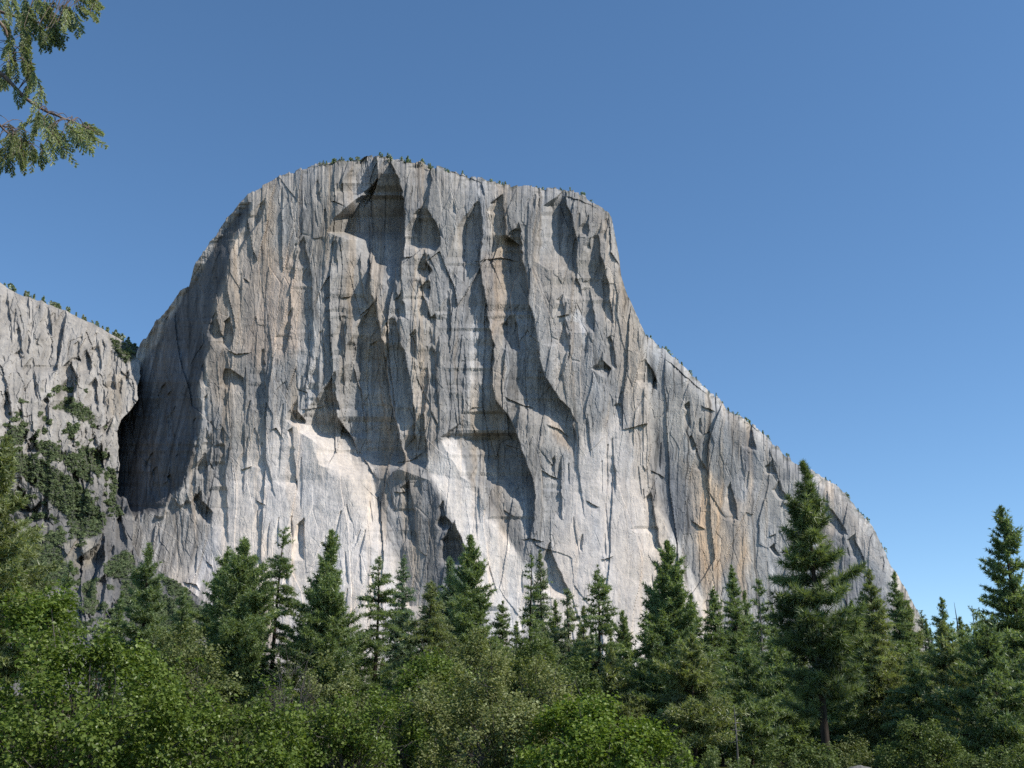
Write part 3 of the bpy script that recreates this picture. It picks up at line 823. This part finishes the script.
# ------------------------------------------------------------------ conifers, one by one: (u, v of the tip, v of the crown's foot, half width, distance, style, colour, kind, label)
FOREST = [
 (6,440,660,58,62,'dense','olive','pine_tree','olive-green pine cut off by the left edge of the photo'),
 (30,527,680,34,72,'fir','olive','fir_tree','broad olive fir just right of the pine cut off by the left edge'),
 (70,562,650,14,100,'fir','green','fir_tree','slim green fir poking up from the big leafy bush before the rock outcrop'),
 (106,606,680,11,125,'sparse','grey','pine_tree','short dull grey-green sapling left of the small fir at the outcrop'),
 (121,592,680,14,112,'fir','dark','fir_tree','small dark fir close to the left of the open pine before the rock outcrop'),
 (151,545,700,25,96,'pine','green','pine_tree','open mid-green pine standing alone in front of the grey rock outcrop'),
 (186,589,690,19,112,'fir','green','fir_tree','small fir between the outcrop pine and the wide twin-tipped pine'),
 (228,546,690,20,108,'pine','dark','pine_tree','thin left-hand tip rising behind the shoulder of the widest dark pine'),
 (244,541,705,35,100,'dense','dark','pine_tree','wide dense dark pine with the sparse bare-trunked pine on its right'),
 (283,529,690,20,104,'sparse','green','pine_tree','sparse pine with bare trunk showing between two dense dark pines'),
 (308,602,700,15,118,'sparse','olive','pine_tree','half hidden thin pine in the gap left of the tall dense pine'),
 (332,532,705,27,100,'dense','dark','pine_tree','tall dense dark pine right of the sparse bare-trunked pine'),
 (379,557,695,20,104,'layered','dark','pine_tree','open pine with separate tiers of branches against the pale slab'),
 (405,556,690,17,118,'fir','blue','fir_tree','narrow blackish fir close behind the tiered open pine'),
 (430,582,705,31,94,'fir','olive','fir_tree','broad olive-green fir below the dark grey buttress'),
 (450,559,685,19,110,'dense','blue','pine_tree','shorter left twin of the dark pine pair in the middle'),
 (472,537,700,24,104,'dense','dark','pine_tree','taller right twin of the dark pine pair in the middle'),
 (503,602,700,16,114,'fir','green','fir_tree','short green fir at the right foot of the dark pine pair'),
 (531,556,690,12,108,'sparse','dark','pine_tree','gaunt thin pine with a dark bare trunk before the leaning slab'),
 (541,551,700,13,120,'fir','grey','fir_tree','slim greyish fir pressed against the right of the gaunt thin pine'),
 (567,590,705,16,112,'layered','grey','pine_tree','greyish thin-topped pine before the curved black crack'),
 (578,640,720,17,102,'fir','dark','fir_tree','low dark fir at the foot of the greyish thin-topped pine'),
 (597,566,735,23,98,'layered','green','pine_tree','pine with a round tufted head and bare dark stem below it'),
 (622,611,735,20,104,'pine','green','pine_tree','shorter loose pine just right of the round-headed pine'),
 (655,583,730,17,104,'dense','dark','pine_tree','low left shoulder pine beside the tallest middle dark pine'),
 (668,543,750,31,94,'dense','dark','pine_tree','tallest dense dark pine of the middle, below the tan prow'),
 (690,636,760,33,78,'pine','olive','pine_tree','olive bushy pine growing in front of the tallest middle pine'),
 (712,587,745,22,106,'fir','dark','fir_tree','dark pointed fir left of the two tips below the tan stain'),
 (731,566,745,22,112,'fir','dark','fir_tree','dark fir whose tip is the highest below the tan stain'),
 (757,580,750,15,106,'sparse','green','pine_tree','sparse pine with a pale grey trunk, left of the giant pine'),
 (745,648,765,29,82,'pine','green','pine_tree','low green pine in front of the pale-trunked sparse pine'),
 (776,640,765,24,92,'dense','dark','pine_tree','dark low pine tucked under the left side of the giant pine'),
 (803,465,722,48,65,'big','fluffy','pine_tree','giant pine in front with fluffy tufts and a bare lower trunk'),
 (868,570,765,27,92,'fir','olive','fir_tree','olive fir just right of the giant pine'),
 (894,573,765,22,116,'fir','green','fir_tree','slim fir with its tip on the slanting cliff edge'),
 (921,611,740,14,150,'sparse','grey','pine_tree','small far pine standing at the foot of the slanting cliff edge'),
 (941,598,740,19,124,'fir','dark','fir_tree','dark pointed fir against the sky left of the dead spike'),
 (972,606,750,15,118,'sparse','blue','pine_tree','thin pine against the sky right of the dead spike'),
 (912,655,768,28,88,'fir','green','fir_tree','low green fir in front of the slanting cliff edge fir'),
 (944,624,770,28,86,'pine','olive','pine_tree','olive pine below the dark pointed fir at the right'),
 (986,628,770,42,78,'pine','green','pine_tree','broad green pine low in front of the tall sky-backed pine'),
 (1001,507,770,37,100,'pine','dark','pine_tree','tall open dark pine standing against the sky at right'),
 (1034,640,770,28,84,'dense','green','pine_tree','green pine cut off by the right edge of the photo'),
 (640,660,745,20,100,'layered','dark','pine_tree','low dark pine at the bright chink left of the tallest middle pine'),
 (165,640,720,16,100,'fir','olive','fir_tree','low olive fir at the right foot of the outcrop pine'),
 (50,600,690,20,90,'fir','green','fir_tree','low fir behind the leafy bush, under the broad olive fir'),
 (212,640,720,20,110,'fir','green','fir_tree','low fir at the left foot of the wide dense pine'),
 (355,640,720,17,112,'fir','dark','fir_tree','low dark fir between the tall dense pine and the tiered pine'),
 (522,640,725,16,108,'pine','olive','pine_tree','low olive pine below the gaunt thin pine'),
 (552,640,730,18,104,'fir','green','fir_tree','low green fir below the slim greyish fir'),
 (610,650,745,22,92,'pine','olive','pine_tree','low loose olive pine at the foot of the round-headed pine'),
 (828,660,768,26,96,'fir','dark','fir_tree','dark fir behind the trunk of the giant pine'),
 (884,650,768,24,100,'fir','dark','fir_tree','dark low fir behind the olive fir right of the giant pine'),
 (517,622,720,13,116,'fir','dark','fir_tree','small dark fir in the bright gap left of the gaunt thin pine'),
 (556,602,725,15,114,'pine','green','pine_tree','green pine filling the gap between the slim greyish fir and the greyish thin-topped pine'),
 (583,607,730,14,112,'fir','olive','fir_tree','olive fir just left of the round-headed pine'),
 (690,594,745,18,108,'fir','green','fir_tree','green fir pressed against the right side of the tallest middle pine'),
 (744,592,750,16,114,'pine','dark','pine_tree','dark pine between the highest tip below the tan stain and the pale-trunked pine'),
 (772,606,755,17,112,'fir','green','fir_tree','green fir between the pale-trunked pine and the giant pine'),
 (852,602,765,18,104,'pine','dark','pine_tree','dark pine peeping out between the giant pine and the olive fir'),
 (908,602,765,17,122,'pine','olive','pine_tree','olive pine right of the slim fir on the slanting cliff edge'),
 (960,618,765,18,112,'fir','dark','fir_tree','dark fir just below the dead spike'),
 (1018,590,770,24,110,'pine','green','pine_tree','green pine overlapping the right side of the tall sky-backed pine'),
 (718,670,768,22,96,'dense','dark','pine_tree','dark low pine behind the bare dead snag'),
]
for i, (u, v, vb, hw, Y, sty, colr, nm, lab) in enumerate(FOREST):
    conifer(nm, lab, u, v, vb + (25 if u > 560 and Y > 66 else 0), hw * (1.5 if u > 560 else 1.34) * (1 if Y > 66 else .72), Y, sty, colr, 400 + i, bark=BARK_GREY if 'pale grey trunk' in lab else None)

# a second rank behind, seen only through the gaps
r2 = np.random.default_rng(91)
for k, u in enumerate(np.arange(95, 1030, 12)):
    if 628 < u < 652 or 352 < u < 366:
        continue
    u = u + r2.uniform(-5, 5)
    v = np.interp(u, [95, 200, 380, 500, 540, 660, 1024], [655, 668, 662, 655, 632, 628, 628]) + r2.uniform(-12, 16)
    Yb = r2.uniform(135, 170)
    conifer('fir_tree', 'dark forest conifer half hidden behind the front row of trees', u, v, 756, r2.uniform(15, 22), Yb, 'fir',
            ['dark', 'green', 'dark', 'olive'][k % 4], 900 + k, group='second rank of forest conifers')


# ------------------------------------------------------------------ dead trees
def dead_tree(label, u, v, Y, rad, nbr, seed, blen, mat):
    r = np.random.default_rng(seed)
    x, _, z = at(u, v, Y)
    o = thing('dead_tree', label, 'dead tree', (x, Y, 0))
    zz = np.linspace(0, z, 9)
    p = np.stack([.04 * z / 8 * np.sin(zz), .03 * np.cos(zz * 1.3), zz], -1)
    obj('trunk', tri_mesh('trunk', *tube(p, rad * (1 - zz / z) ** .7 + .012, 8), smooth=True), mat, o)
    for k in range(nbr):
        h = z * r.uniform(.35, .97); a = r.uniform(0, 6.28); L = blen * r.uniform(.5, 1.2) * (1.1 - h / z * .7)
        f = np.linspace(0, 1, 6)
        q = np.stack([np.cos(a) * L * f, np.sin(a) * L * f * .8, h + L * (.25 * f - .5 * f ** 2 + .35 * f ** 4)], -1)
        q += np.cumsum(r.normal(0, .03 * L, q.shape), 0) * f[:, None]
        obj('branch', tri_mesh('branch', *tube(q, np.linspace(.03, .006, 6), 5), smooth=True), mat, o)


dead_tree('thin grey dead snag with curled bare branches among the low pines', 734, 704, 58, .05, 9, 5, .9, BARK_GREY)
dead_tree('black dead spike between two pointed firs against the sky', 954, 602, 112, .2, 16, 6, .9, BARK)


# ------------------------------------------------------------------ leafy bushes
BROAD = {
 'fresh':  leaf_material('leaf_fresh', (0.055, 0.086, 0.015), (0.126, 0.181, 0.033), (0.285, 0.351, 0.099), .40, .015, .4),
 'bright': leaf_material('leaf_bright', (0.060, 0.096, 0.014), (0.143, 0.209, 0.033), (0.296, 0.373, 0.082), .42, .015, .4),
 'willow': leaf_material('leaf_willow', (0.094, 0.104, 0.035), (0.209, 0.230, 0.082), (0.395, 0.418, 0.198), .36, .015),
 'olive':  leaf_material('leaf_olive', (0.071, 0.084, 0.031), (0.159, 0.181, 0.066), (0.285, 0.313, 0.131), .36, .015),
 'dull':   leaf_material('leaf_dull', (0.053, 0.073, 0.022), (0.126, 0.165, 0.053), (0.241, 0.291, 0.099), .36, .015),
}


def bush(name, cat, label, lobes, Y, colr, leaf, twigs, per, seed, stems=40, base=None, flat=.8, group=None, bare=0):
    """lobes: (u, v, half width, half height) of leafy masses seen at distance Y; the stems spring from the ground under them."""
    r = np.random.default_rng(seed); px = Y / FOC / CP
    C = np.array([at(l[0], l[1], Y + (l[4] if len(l) > 4 else 0) * 1.0) for l in lobes])
    R = np.array([[l[2] * px, (l[2] * .5 + l[3] * .5) * px, l[3] * px] for l in lobes])
    R = np.maximum(R, .3)
    R[:, 1] = np.minimum(R[:, 1], 3.2)
    bx = base if base is not None else C[:, 0].mean()
    O = np.array([bx, Y, 0.0])
    area = R[:, 0] * R[:, 2]; li = r.choice(len(lobes), twigs * 3, p=area / area.sum())
    d = unit(r.normal(0, 1, (len(li), 3)))
    d[:, 1] = np.where(r.random(len(li)) < .55, -np.abs(d[:, 1]), d[:, 1])
    rr = np.where(r.random(len(li)) < .75, r.uniform(.82, 1.06, len(li)), r.uniform(.35, .85, len(li)))
    lump = 1 + .34 * fbm(d[:, 0] * 2.3 + li * 5.1, d[:, 2] * 2.3 + d[:, 1] * 1.7, seed, 3) * 2
    P = C[li] + d * R[li] * (rr * lump)[:, None]
    gapn = fbm(P[:, 0] / .55 + 31, P[:, 2] / .5 + P[:, 1] * .7, seed + 3, 3)
    deep = np.zeros(len(P), bool)
    for k in range(len(C)):
        deep |= (((P - C[k]) / (R[k] * .78)) ** 2).sum(1) < 1
    keep = (P[:, 2] > .15) & (gapn > -.02) & (~deep | (r.random(len(P)) < .25))
    P = P[keep][:twigs]; d = d[keep][:twigs]; gapn = gapn[keep][:twigs]
    o = thing(name, label, cat, O, group)
    n = len(P)
    out = d.copy(); out[:, 2] += .35; out = unit(out)
    tl = leaf * r.uniform(2.5, 5.0, n)
    f = r.random((n, per)) ** .7
    cen = P[:, None] + out[:, None] * (f * tl[:, None])[..., None] + r.normal(0, leaf * .9, (n, per, 3))
    nrm = np.tile((np.array([0, 0, 1.0]) + .5 * d)[:, None], (1, per, 1))
    tn = .38 + .30 * gapn[:, None] + r.normal(0, .13, n)[:, None] + r.normal(0, .10, (n, per)) + .12 * f
    tn += (r.random((n, per)) < .04) * .45
    V, F, T = leaves(cen.reshape(-1, 3) - O, nrm.reshape(-1, 3), leaf * r.uniform(.6, 1.35, n * per), tn.ravel(), r, flat)
    obj('crown', tri_mesh('crown', V, F, {'tint': T}), BROAD[colr], o)
    parts = []
    for k in r.choice(n, min(n, stems), replace=False):
        e = P[k] - O; b = np.array([r.normal(0, .25), r.normal(0, .25), 0])
        t = np.linspace(0, 1, 7)[:, None]
        q = b * (1 - t) + e * np.concatenate([t ** 1.25, t ** 1.25, t ** .85], 1) + np.cumsum(r.normal(0, .025, (7, 3)), 0) * t * 2
        sc = min(1.0, .35 + e[2] / 6)
        parts.append(tube(q, np.linspace(.045 * sc, .007, 7), 5))
    for k in r.choice(n, min(n, bare), replace=False):          # bare grey twigs that stand out of the leaves
        e = P[k] - O; t = np.linspace(0, 1, 5)[:, None]
        dd = unit(out[k] + r.normal(0, .5, 3)) * r.uniform(.4, 1.0)
        q = e - dd * .35 + dd * t * 1.2 + np.cumsum(r.normal(0, .03, (5, 3)), 0)
        parts.append(tube(q, np.linspace(.012, .004, 5), 4))
    SV, SF, _ = join(parts)
    obj('stem', tri_mesh('stem', SV, SF, smooth=True), TWIG, o)
    return o


bush('leafy_tree', 'tree', 'big fresh green broadleaf tree filling the lower left corner',
     [(-30,712,70,90),(25,704,60,80),(62,662,34,44),(60,628,10,20),(95,712,50,50),(125,720,40,46),(150,728,50,50,1),(40,745,70,60,-1),(110,760,60,40,-1),(-5,648,30,28),(165,708,25,22,1),(106,664,14,14)],
     24, 'fresh', .085, 5200, 9, 31, 70, bare=60)
bush('leafy_tree', 'tree', 'fresh green broadleaf bush right of the corner tree, at the bottom edge',
     [(210,745,40,36),(245,738,32,34),(262,745,28,36),(225,765,50,30,-1),(180,755,36,34,-1)], 27, 'fresh', .085, 1900, 9, 32, 40, bare=40)
bush('shrub', 'shrub', 'round dull olive shrub between the corner tree and the wide dense pine',
     [(185,665,28,25),(176,690,32,34),(205,690,26,30),(190,722,40,34)], 46, 'olive', .11, 1700, 8, 33, 30, bare=30)
bush('juniper', 'shrub', 'small rounded yellowish shrub below the tall dense pine',
     [(332,683,17,18),(326,700,19,20),(345,706,15,18),(335,725,22,26)], 50, 'willow', .10, 1100, 8, 34, 20)
bush('shrub', 'shrub', 'grey half-dead shrub with many bare twigs below the sparse pine',
     [(292,690,18,22),(285,715,24,24),(305,722,22,26)], 46, 'olive', .08, 230, 6, 35, 90, bare=420)
bush('shrub', 'shrub', 'tangled green shrub with long bare branches at the bottom left of centre',
     [(330,745,36,28),(365,735,30,26),(300,752,32,26),(385,750,30,36),(345,768,60,24)], 29, 'fresh', .075, 1900, 8, 36, 60, bare=150)
bush('shrub', 'shrub', 'fresh green shrub in front of the broad olive fir, left of the big willow bush',
     [(410,705,28,30),(432,690,30,26),(395,730,30,34),(440,720,40,40)], 34, 'fresh', .085, 2000, 8, 37, 40, bare=60)
bush('willow_bush', 'bush', 'biggest rounded yellowish bush at the bottom centre',
     [(480,724,46,50),(518,724,46,50),(545,745,40,50),(455,735,46,46),(500,760,80,45,-1),(558,760,36,40,-1),(490,688,22,20)], 31, 'willow', .07, 5200, 9, 38, 70, bare=160)
bush('shrub', 'shrub', 'bright green leafy shrub right of the big willow bush',
     [(590,735,26,24),(615,745,30,24),(640,758,28,20),(570,750,26,30),(600,768,60,26,-1),(665,768,18,14)], 28, 'bright', .085, 2400, 9, 39, 40, bare=40)
bush('leafy_tree', 'tree', 'small pale rounded tree above the big willow bush',
     [(482,652,14,15),(474,664,16,14),(492,668,15,16)], 62, 'willow', .12, 700, 8, 40, 16)
bush('leafy_tree', 'tree', 'small rounded green tree below the slim greyish fir',
     [(538,662,13,13),(530,675,16,16),(548,680,14,16)], 60, 'dull', .12, 700, 8, 41, 16)
bush('leafy_tree', 'tree', 'small upright green tree right of the big willow bush top',
     [(580,682,9,14),(582,700,12,18),(576,722,15,20)], 56, 'dull', .11, 800, 8, 42, 16)
bush('shrub', 'shrub', 'dull green shrub at the foot of the olive bushy pine',
     [(695,766,30,16),(720,770,26,12),(670,762,20,14)], 55, 'dull', .10, 1100, 8, 43, 20, bare=30)
bush('shrub', 'shrub', 'green shrub left of the giant pine trunk at the bottom edge',
     [(786,764,24,14),(815,766,18,12),(770,772,26,12)], 60, 'dull', .11, 1100, 8, 44, 20)
bush('shrub', 'shrub', 'yellowish shrub behind the giant pine trunk',
     [(852,760,12,14),(842,768,18,12)], 74, 'olive', .12, 500, 8, 45, 14)
bush('leafy_tree', 'tree', 'bright leafy young tree below the olive fir at right',
     [(918,740,13,14),(925,754,20,18),(905,764,20,14),(940,762,18,16)], 72, 'dull', .13, 1200, 8, 46, 20)
bush('shrub', 'shrub', 'low green shrub at the bottom right corner',
     [(1000,770,28,12),(972,774,22,10),(1022,768,20,14)], 66, 'dull', .12, 900, 8, 47, 16)
bush('shrub', 'shrub', 'low shrub in the shade under the right-hand firs',
     [(880,766,20,10),(862,774,16,8)], 80, 'dull', .13, 600, 8, 48, 14)

# ------------------------------------------------------------------ boulder beside the giant pine
def boulder():
    th, ph = np.meshgrid(np.linspace(0, pi, 40), np.linspace(0, 2 * pi, 72, endpoint=False), indexing='ij')
    d = np.stack([np.sin(th) * np.cos(ph), np.sin(th) * np.sin(ph), np.cos(th)], -1)
    s, _ = slabs(d[..., 0] * 2.2 + 5 + d[..., 2], d[..., 1] * 2.2 + d[..., 2] * 2, 201)
    rr = 1 + .10 * s + .05 * fbm(d[..., 0] * 4 + 3, d[..., 1] * 4 + d[..., 2] * 3, 202)
    P = d * rr[..., None] * np.array([1.0, .8, .72])
    nv, nu = th.shape; idx = np.arange(nv * nu).reshape(nv, nu); nx = np.roll(idx, -1, 1)
    F = np.stack([idx[:-1], idx[1:], nx[1:], nx[:-1]], -1).reshape(-1, 4)
    C = np.full((nv * nu, 3), (.2, .19, .175)) * (1 + .2 * fbm(d[..., 0] * 3, d[..., 2] * 3 + d[..., 1], 203)).reshape(-1, 1)
    p = at(860, 766, 62)
    o = obj('boulder', tri_mesh('boulder', P.reshape(-1, 3), F, {'col': C}, True), rock_material('boulder_rock', 12, .4),
            None, 'rounded grey boulder beside the trunk of the giant pine', 'boulder')
    o.location = (p[0], 62, -.05)
boulder()

# ------------------------------------------------------------------ brush on the hillside, tiny trees on the rims
def brush():
    n = len(brush_pts); r = np.random.default_rng(61)
    px = brush_pts[:, 1] / FOC; rad = px * r.uniform(.6, 1.9, n) * np.where(r.random(n) < .12, 1.6, 1)
    k = 16
    d = unit(r.normal(0, 1, (n, k, 3))); d[..., 2] = np.abs(d[..., 2]) * 1.0
    d[..., 1] = -np.abs(d[..., 1])
    cen = brush_pts[:, None] + d * rad[:, None, None]
    tn = r.normal(.45, .15, n)[:, None] + r.normal(0, .12, (n, k))
    V, F, T = leaves(cen.reshape(-1, 3), d.reshape(-1, 3), np.repeat(rad * .9, k), tn.ravel(), r, .5, .5)
    me = tri_mesh('brush', V, F, {'tint': T})
    obj('brush', me, leaf_material('brush_leaf', (.085, .11, .06), (.165, .205, .105), (.25, .29, .15), .3), kind='stuff',
        label='dark green brush covering the ledges of the left hillside')
brush()

def rim_tree(u, v, h, Y, seed, label, group, squat):
    r = np.random.default_rng(seed)
    n = 34; z = r.random(n) ** (.8 if squat else 1.2)
    w_ = (.62 if squat else .32) * h * np.sqrt(np.clip(1 - z, .04, 1)) if squat else .30 * h * (1.05 - z)
    a = r.uniform(0, 6.28, n); q = np.sqrt(r.random(n)) * w_
    cen = np.stack([np.cos(a) * q, np.sin(a) * q, z * h], -1)
    V, F, T = leaves(cen, np.stack([np.cos(a), np.sin(a), .6 + 0 * a], -1), np.full(n, h * .30), r.normal(.4, .2, n), r, .8, .5)
    p = at(u, v, Y)
    o = thing('rim_pine', label, 'tree', p - np.array([0, 0, .25 * h]), group)
    TV, TF = tube(np.array([[0, 0, 0], [0, 0, h * .5], [0, 0, h]]), [h * .035, h * .025, h * .008], 5)
    obj('crown', tri_mesh('crown', V, F, {'tint': T}), NEEDLE['grey' if seed % 3 == 0 else 'blue'], o)
    obj('trunk', tri_mesh('trunk', TV, TF), BARK, o)

r3 = np.random.default_rng(17)
RIMC = [322, 335, 343, 352, 386, 390, 404, 425, 432, 448, 462, 495, 505, 540, 562, 590]
RIMW = [652, 664, 676, 690, 712, 728, 745, 752, 766, 790, 826, 838, 850, 866, 878]
for k in range(96):
    u = RIMC[k % 16] + r3.normal(0, 4) if k < 58 else RIMW[k % 15] + r3.normal(0, 4)
    v = np.interp(u, rim_us, rim_sky)
    rim_tree(u, v + .6, r3.uniform(4, 10) if k >= 12 else r3.uniform(6, 13), 1590 + (0 if u < 640 else .3 * 1.38 * (u - 640) - 40), 700 + k,
             'tiny dark pine on the rim of the great cliff', 'tiny pines along the cliff rim', k % 2)
for k in range(72):
    u = [12, 26, 30, 44, 52, 58, 66, 84, 97, 108, 113, 119][k % 12] + r3.normal(0, 3.5) if k < 44 else r3.uniform(105, 142)
    v = np.interp(u, ridge_us, ridge_sky) + (0 if k < 44 else r3.uniform(-2, 9))
    rim_tree(u, v + .8, r3.uniform(7, 17) if k < 44 else r3.uniform(14, 22), 1805 + 1.1*(u-110), 800 + k,
             'small dark pine on the crest of the left hillside', 'small pines along the left crest', k % 4 == 0)


# ------------------------------------------------------------------ cedar reaching in at the top left
CEDAR = leaf_material('cedar_scale', (.085, .105, .036), (.26, .30, .135), (.52, .56, .34), .48, .03)
CEDAR_BARK = bark_material('cedar_bark', (.12, .085, .065), (.26, .2, .165), 9)

def cedar():
    Yc = 12.0; r = np.random.default_rng(23); px = Yc / FOC / CP
    tx = at(-230, 100, Yc)[0]
    o = thing('cedar_tree', 'cedar branches with drooping flat sprays reaching in at the top left corner', 'tree', (tx, Yc, 0))
    O = np.array([tx, Yc, 0.0])
    zz = np.linspace(0, 19, 14); tp = np.stack([.08 * np.sin(zz * .5), .06 * np.cos(zz * .4), zz], -1)
    obj('trunk', tri_mesh('trunk', *tube(tp, .34 * (1 - zz / 20) ** .8 + .03, 12), smooth=True), CEDAR_BARK, o)
    limbs = [  # traced in the picture: (u, v, depth offset)
     [(-230,-40,0),(-120,20,-.2),(-30,52,-.3),(6,74,-.35),(14,82,-.35),(30,99,-.4),(48,109,-.4),(66,117,-.4),(84,124,-.42),(96,130,-.42)],
     [(-230,-60,0),(-100,-20,.1),(-10,14,.15),(4,32,.2),(8,48,.2),(10,62,.22)],
     [(-230,-90,0),(-100,-50,-.3),(-10,-20,-.5),(30,-14,-.6),(62,-8,-.6),(84,-4,-.62),(97,0,-.62)],
     [(-230,-20,0),(-110,60,.3),(-40,96,.35),(-8,118,.4),(8,134,.4),(20,146,.42)],
     [(-230,-70,0),(-110,-30,.2),(-20,4,.3),(20,16,.25),(40,22,.2),(54,30,.2)],
    ]
    sprays = [[], [], [], [], []]
    def add(l, u, v, au, av, ln, n=1, su=6, sv=6, lit=.0):
        for _ in range(n):
            sprays[l].append((u + r.normal(0, su), v + r.normal(0, sv), au + r.normal(0, .22), av + r.normal(0, .18), ln * r.uniform(.85, 1.35), r.normal(0, .18), lit + r.normal(0, .08)))
    # (limb, position, direction in the picture, length px)
    add(2, 78, -2, .9, .45, 26, 5, 8, 3, .2); add(2, 83, 3, .8, .7, 19, 4, 4, 4, .15); add(2, 60, 8, .55, .9, 26, 4, 6, 4)
    add(2, 68, 14, .3, 1, 26, 4, 4, 4, .1); add(2, 46, 14, .2, 1, 30, 8, 9, 7, -.15); add(2, 40, 26, .25, 1, 24, 7, 8, 6, -.2); add(2, 50, 30, .4, 1, 22, 4, 4, 4, -.15)
    add(2, 24, 0, .3, 1, 26, 6, 9, 4, .2); add(2, 44, -2, .5, .9, 24, 5, 9, 3, .2)
    add(4, 30, 12, .2, 1, 26, 6, 8, 6, -.1); add(4, 22, 38, .1, 1, 26, 6, 5, 6, .1); add(1, 14, 42, .2, 1, 28, 5, 6, 6); add(1, 20, 56, .3, 1, 26, 6, 6, 6, -.1)
    add(1, 30, 66, .2, 1, 24, 5, 5, 6, -.15); add(0, 38, 80, .15, 1, 24, 4, 4, 5, .15); add(1, 6, 68, -.1, 1, 24, 4, 4, 6, -.1); add(0, 24, 84, .1, 1, 20, 3, 6, 4, -.1)
    add(1, 6, 22, .2, 1, 24, 5, 5, 8, -.05); add(4, 8, 4, .2, 1, 24, 5, 7, 5, .1)
    add(0, 78, 124, .75, .85, 30, 3, 4, 2, .25); add(0, 68, 121, .7, 1, 42, 4, 4, 3, .25); add(0, 84, 126, .9, .5, 15, 3, 3, 2, .1)
    add(0, 48, 114, .2, 1, 32, 4, 5, 3, .2); add(0, 52, 132, .4, 1, 36, 4, 4, 4, .15); add(0, 40, 112, .1, 1, 30, 4, 5, 3, .05); add(0, 62, 124, .3, 1, 30, 4, 5, 4, -.1)
    add(3, 20, 126, .1, 1, 28, 6, 7, 6, -.2); add(3, 8, 138, .1, 1, 30, 6, 7, 6, -.1); add(3, 30, 140, .2, 1, 28, 5, 6, 5, -.15); add(3, 4, 150, -.1, 1, 24, 5, 6, 6, .0)
    add(3, 36, 146, .3, 1, 22, 4, 5, 4, -.1); add(3, 18, 152, .1, 1, 22, 4, 6, 4, -.05); add(3, -14, 150, 0, 1, 26, 6, 8, 8, 0); add(1, -14, 50, 0, 1, 30, 8, 8, 25, 0)
    for li, lm in enumerate(limbs):
        L3 = np.array([at(a, b, Yc + c) for a, b, c in lm]) - O
        b = obj('branch', None, None)
        t = np.linspace(0, len(lm) - 1, 34); k = np.arange(len(lm))
        path = np.stack([np.interp(t, k, L3[:, j]) for j in range(3)], -1)
        path += np.cumsum(r.normal(0, .004, path.shape), 0)
        rad = np.interp(np.linspace(0, 1, 34), [0, .5, 1], [.055, .022, .005])
        bpy.data.objects.remove(b)
        parts = [tube(path, rad, 6)]
        cen, dr, sz, tn, upv = [], [], [], [], []
        for (u, v, au, av, ln, dz, lit) in sprays[li]:
            dep = Yc + lm[-2][2] + r.normal(0, .18)
            p0 = at(u, v, dep) - O
            # twig from the limb to the foot of the spray
            j = np.argmin(((path - p0) ** 2).sum(1) + (path[:, 2] < p0[2]) * .05)
            tt = np.linspace(0, 1, 5)[:, None]
            tw = path[j] * (1 - tt) + p0 * tt; tw[:, 2] -= (.06 * np.sin(tt[:, 0] * pi)) * -1
            parts.append(tube(tw, np.linspace(.006, .0035, 5), 4))
            ax = unit(np.array([au, dz, -av])); Lg = ln * px
            side = unit(np.cross(ax, np.array([r.normal(0, .5), 1, r.normal(0, .4)])))
            parts.append(tube(p0 + ax * Lg * tt, np.linspace(.0035, .0015, 5), 4))
            m = 17
            for q in range(m):
                f = (q + .5) / m; sgn = 1 if q % 2 else -1
                bl = Lg * .30 * (1 - f) ** .85 * (.35 + .65 * min(1, f * 3)) + .02
                bd = unit(ax * .8 + side * sgn * .62 + r.normal(0, .14, 3) + np.array([0, 0, -.2]))
                nn = max(3, int(bl / .017))
                g = (np.arange(nn) + .5) / nn
                pp = p0 + ax * Lg * f + bd * bl * g[:, None]
                for gs in (0, 1, -1):
                    d2 = unit(bd + gs * .38 * unit(np.cross(bd, np.cross(ax, side))) + r.normal(0, .18, (nn, 3)))
                    cen.append(pp); dr.append(d2); sz.append(np.full(nn, .036) * (1.15 - .4 * g)); tn.append(np.full(nn, .60 + lit + r.normal(0, .10)) + .15 * g)
        WV, WF, _ = join(parts)
        b = obj('branch', tri_mesh('branch', WV, WF, smooth=True), CEDAR_BARK, o)
        if cen:
            cen, dr, sz, tn = map(np.concatenate, (cen, dr, sz, tn))
            V, F, T = needles(cen, dr, sz, tn, 3, .20, .26, r, 1.0)
            obj('foliage', tri_mesh('foliage', V, F, {'tint': T}), CEDAR, b)
cedar()
